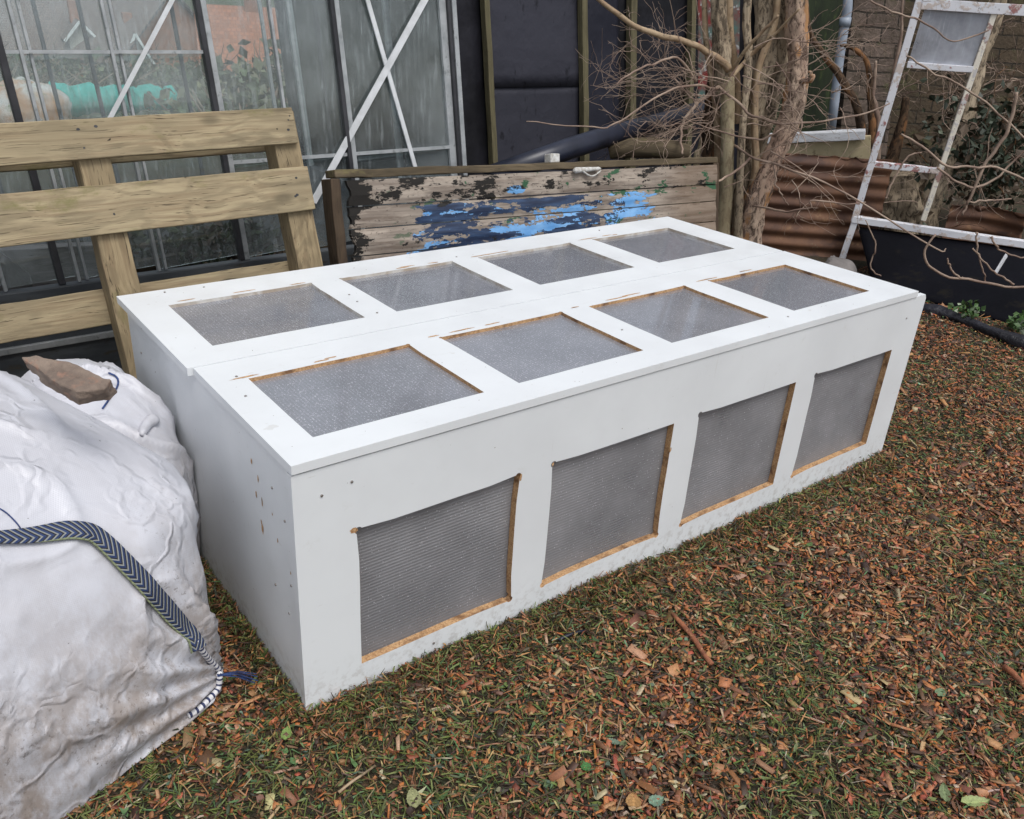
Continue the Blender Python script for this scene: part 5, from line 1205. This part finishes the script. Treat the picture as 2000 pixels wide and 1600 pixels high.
# painted board showing red and teal behind the stems
a, b = at_d(1362, 60, 5.6), at_d(1450, 60, 5.6); m = MB(); m.bar(at_d(1402, 190, 5.6), at_d(1404, -60, 5.6), .24, .03, upv=FWD, seg=6, jit=.004)
tag(m.build('painted_board', MT['rag'], loc=at_d(1402, 190, 5.6)), 'red and teal flaking board standing behind the tree stems', 'board')
t2 = empty('thin_shrub', tuple(at_d(1690, 330, 5.6)), 'dark thin-stemmed shrub leaning between the tree and the window frame', 'shrub')
for px, w in (([(1690, 320), (1686, 270), (1672, 205), (1640, 150), (1600, 95), (1582, 60), (1570, -40)], [22, 18, 15, 14, 12, 10, 8]), ([(1700, 320), (1702, 240), (1700, 180), (1692, 120), (1660, 92), (1640, 88)], [18, 15, 13, 11, 8, 5]),
              ([(1712, 330), (1716, 250), (1706, 180), (1712, 120)], [13, 11, 8, 5]), ([(1695, 300), (1730, 230), (1745, 140), (1760, 70), (1765, -40)], [12, 9, 7, 6, 5])): stem(t2, 'stem', px, w, MT['darkbark'] if w[0] > 13 else MT['twig'], 26, .2, 8, 5.5, .015)
st = empty('old_stump', tuple(at_d(1760, 470, 5.6)), 'old gnarled stump showing through the lower window frame', 'stump')
stem(st, 'trunk', [(1768, 500), (1765, 440), (1764, 380), (1766, 335)], [120, 96, 84, 72], MT['bark'], 60, .35, 26, 5.5)
stem(st, 'trunk', [(1800, 470), (1815, 400), (1850, 300), (1885, 220), (1915, 110), (1945, 30), (1960, -50)], [56, 44, 38, 34, 28, 26, 24], MT['bark'], 70, .3, 20, 5.4)
stem(st, 'trunk', [(1725, 480), (1722, 420), (1730, 350), (1760, 250), (1770, 190)], [34, 30, 26, 20, 14], MT['darkbark'], 24, .3, 10, 5.6)
br = empty('bramble_thicket', tuple(at_d(1900, 420, 4.9)), 'tangle of bare bramble stems at the right edge', 'bramble')
for px, w in (([(1830, 328), (1870, 355), (1900, 366), (1935, 355), (1960, 335), (2010, 285)], [4.5, 5, 5, 5, 4, 3]), ([(1760, 262), (1800, 285), (1850, 325), (1900, 325), (1958, 332), (2020, 360)], [4, 5, 5, 5, 5, 4]),
              ([(1730, 388), (1748, 345), (1775, 305), (1800, 298)], [4, 4, 3.5, 3]), ([(1828, 458), (1806, 490), (1815, 520), (1850, 540), (1900, 548), (1960, 558), (2030, 562)], [4, 4.5, 5, 5, 5, 5, 5]),
              ([(1905, 455), (1912, 500), (1925, 548)], [4, 3.5, 3]), ([(1900, 485), (1935, 525), (1980, 556)], [3, 3.5, 4]), ([(1850, 505), (1860, 530), (1880, 545)], [3, 3.5, 4]), ([(1935, 465), (1960, 492), (2020, 508)], [4, 3.5, 3]),
              ([(1880, 420), (1895, 395), (1940, 392), (1975, 388)], [4, 4, 4, 3]), ([(1770, 110), (1820, 140), (1880, 170), (1960, 230), (2020, 290)], [3, 4, 4, 4, 4]), ([(1985, 180), (1970, 250), (1920, 330), (1890, 400)], [7, 7, 6, 5]),
              ([(1700, 0), (1745, 25), (1800, 40), (1860, 80), (1930, 60)], [4, 4, 4, 3, 3]), ([(1690, 430), (1710, 480), (1700, 520), (1720, 540)], [2, 3, 3, 2])):
    stem(br, 'cane', px, w, MT['twig'], 26, .1, 6, 3.85 if sum(q[1] for q in px) / len(px) > 470 else 4.6, .012)
mb = MB()
for k in range(70):
    p = at_d(random.uniform(1790, 2050), random.uniform(60, 430), random.uniform(4.9, 6.6)); d = V((random.gauss(0, 1), random.gauss(0, 1), random.gauss(0.2, .8)))
    twig_walk(mb, p, d, random.uniform(.2, .7), random.uniform(.002, .005))
tag(mb.build('twigs', MT['twig'], br, smooth=True), kind='stuff')
iv = empty('ivy_bush', tuple(at_d(1930, 400, 5.6)), 'dark grey-green ivy foliage growing through the brambles', 'ivy')
def ivy():
    u, v = random.gauss(1925, 60), random.gauss(300, 55); p = at_d(u, v, random.uniform(5.2, 6.2)); return tuple(p)
leaf_cloud('foliage', ivy, 1500, .055, [(.045, .065, .04, 3), (.03, .045, .028, 3), (.09, .11, .07, 1), (.10, .07, .045, 2)], parent=iv)
mb = MB()
for k in range(40): twig_walk(mb, at_d(random.gauss(1925, 60), random.gauss(330, 60), random.uniform(5.2, 6.2)), V((random.gauss(0, .5), random.gauss(0, .5), 1)), .4, .004)
tag(mb.build('stems', MT['darkbark'], iv), kind='stuff')

# ------------------------------------------------------------------ light and camera
w = bpy.data.worlds.new('World'); SC.world = w; w.use_nodes = True; nt = w.node_tree; nt.nodes.clear()
SUN_EL, SUN_AZ = math.radians(62), math.radians(184)       # azimuth measured from +y (north) towards +x
sky = nt.nodes.new('ShaderNodeTexSky'); sky.sky_type = 'NISHITA'; sky.sun_disc = False; sky.sun_elevation = SUN_EL; sky.sun_rotation = SUN_AZ
sky.air_density = 1.0; sky.dust_density = 3.0; sky.ozone_density = 1.0
hs_ = node(nt, 'ShaderNodeHueSaturation', {'Color': sky.outputs[0], 'Saturation': 0.38, 'Value': 1.0})
bg = node(nt, 'ShaderNodeBackground', {'Color': hs_.outputs[0], 'Strength': 0.125}); ow = nt.nodes.new('ShaderNodeOutputWorld'); nt.links.new(bg.outputs[0], ow.inputs[0])
ld = bpy.data.lights.new('sun', 'SUN'); ld.energy = 1.25; ld.angle = math.radians(26); ld.color = (1.0, .975, .945)
lo = bpy.data.objects.new('sun', ld); COL.objects.link(lo)
sd = V((math.sin(SUN_AZ) * math.cos(SUN_EL), math.cos(SUN_AZ) * math.cos(SUN_EL), math.sin(SUN_EL)))
lo.rotation_euler = sd.to_track_quat('Z', 'Y').to_euler(); lo.location = (3, -3, 6)
cd = bpy.data.cameras.new('camera'); cam = bpy.data.objects.new('camera', cd); COL.objects.link(cam)
cd.sensor_fit = 'HORIZONTAL'; cd.sensor_width = 36; cd.lens = FPX / 2000 * 36; cd.clip_start = .02; cd.clip_end = 2000
cam.location = CAM; cam.rotation_euler = (1.1084, -0.0588, -0.6444); SC.camera = cam
SC.view_settings.view_transform = 'Standard'; SC.view_settings.look = 'None'; SC.view_settings.exposure = 0.34; SC.view_settings.gamma = 1.0
SC.cycles.transparent_max_bounces = 16; SC.cycles.max_bounces = 8
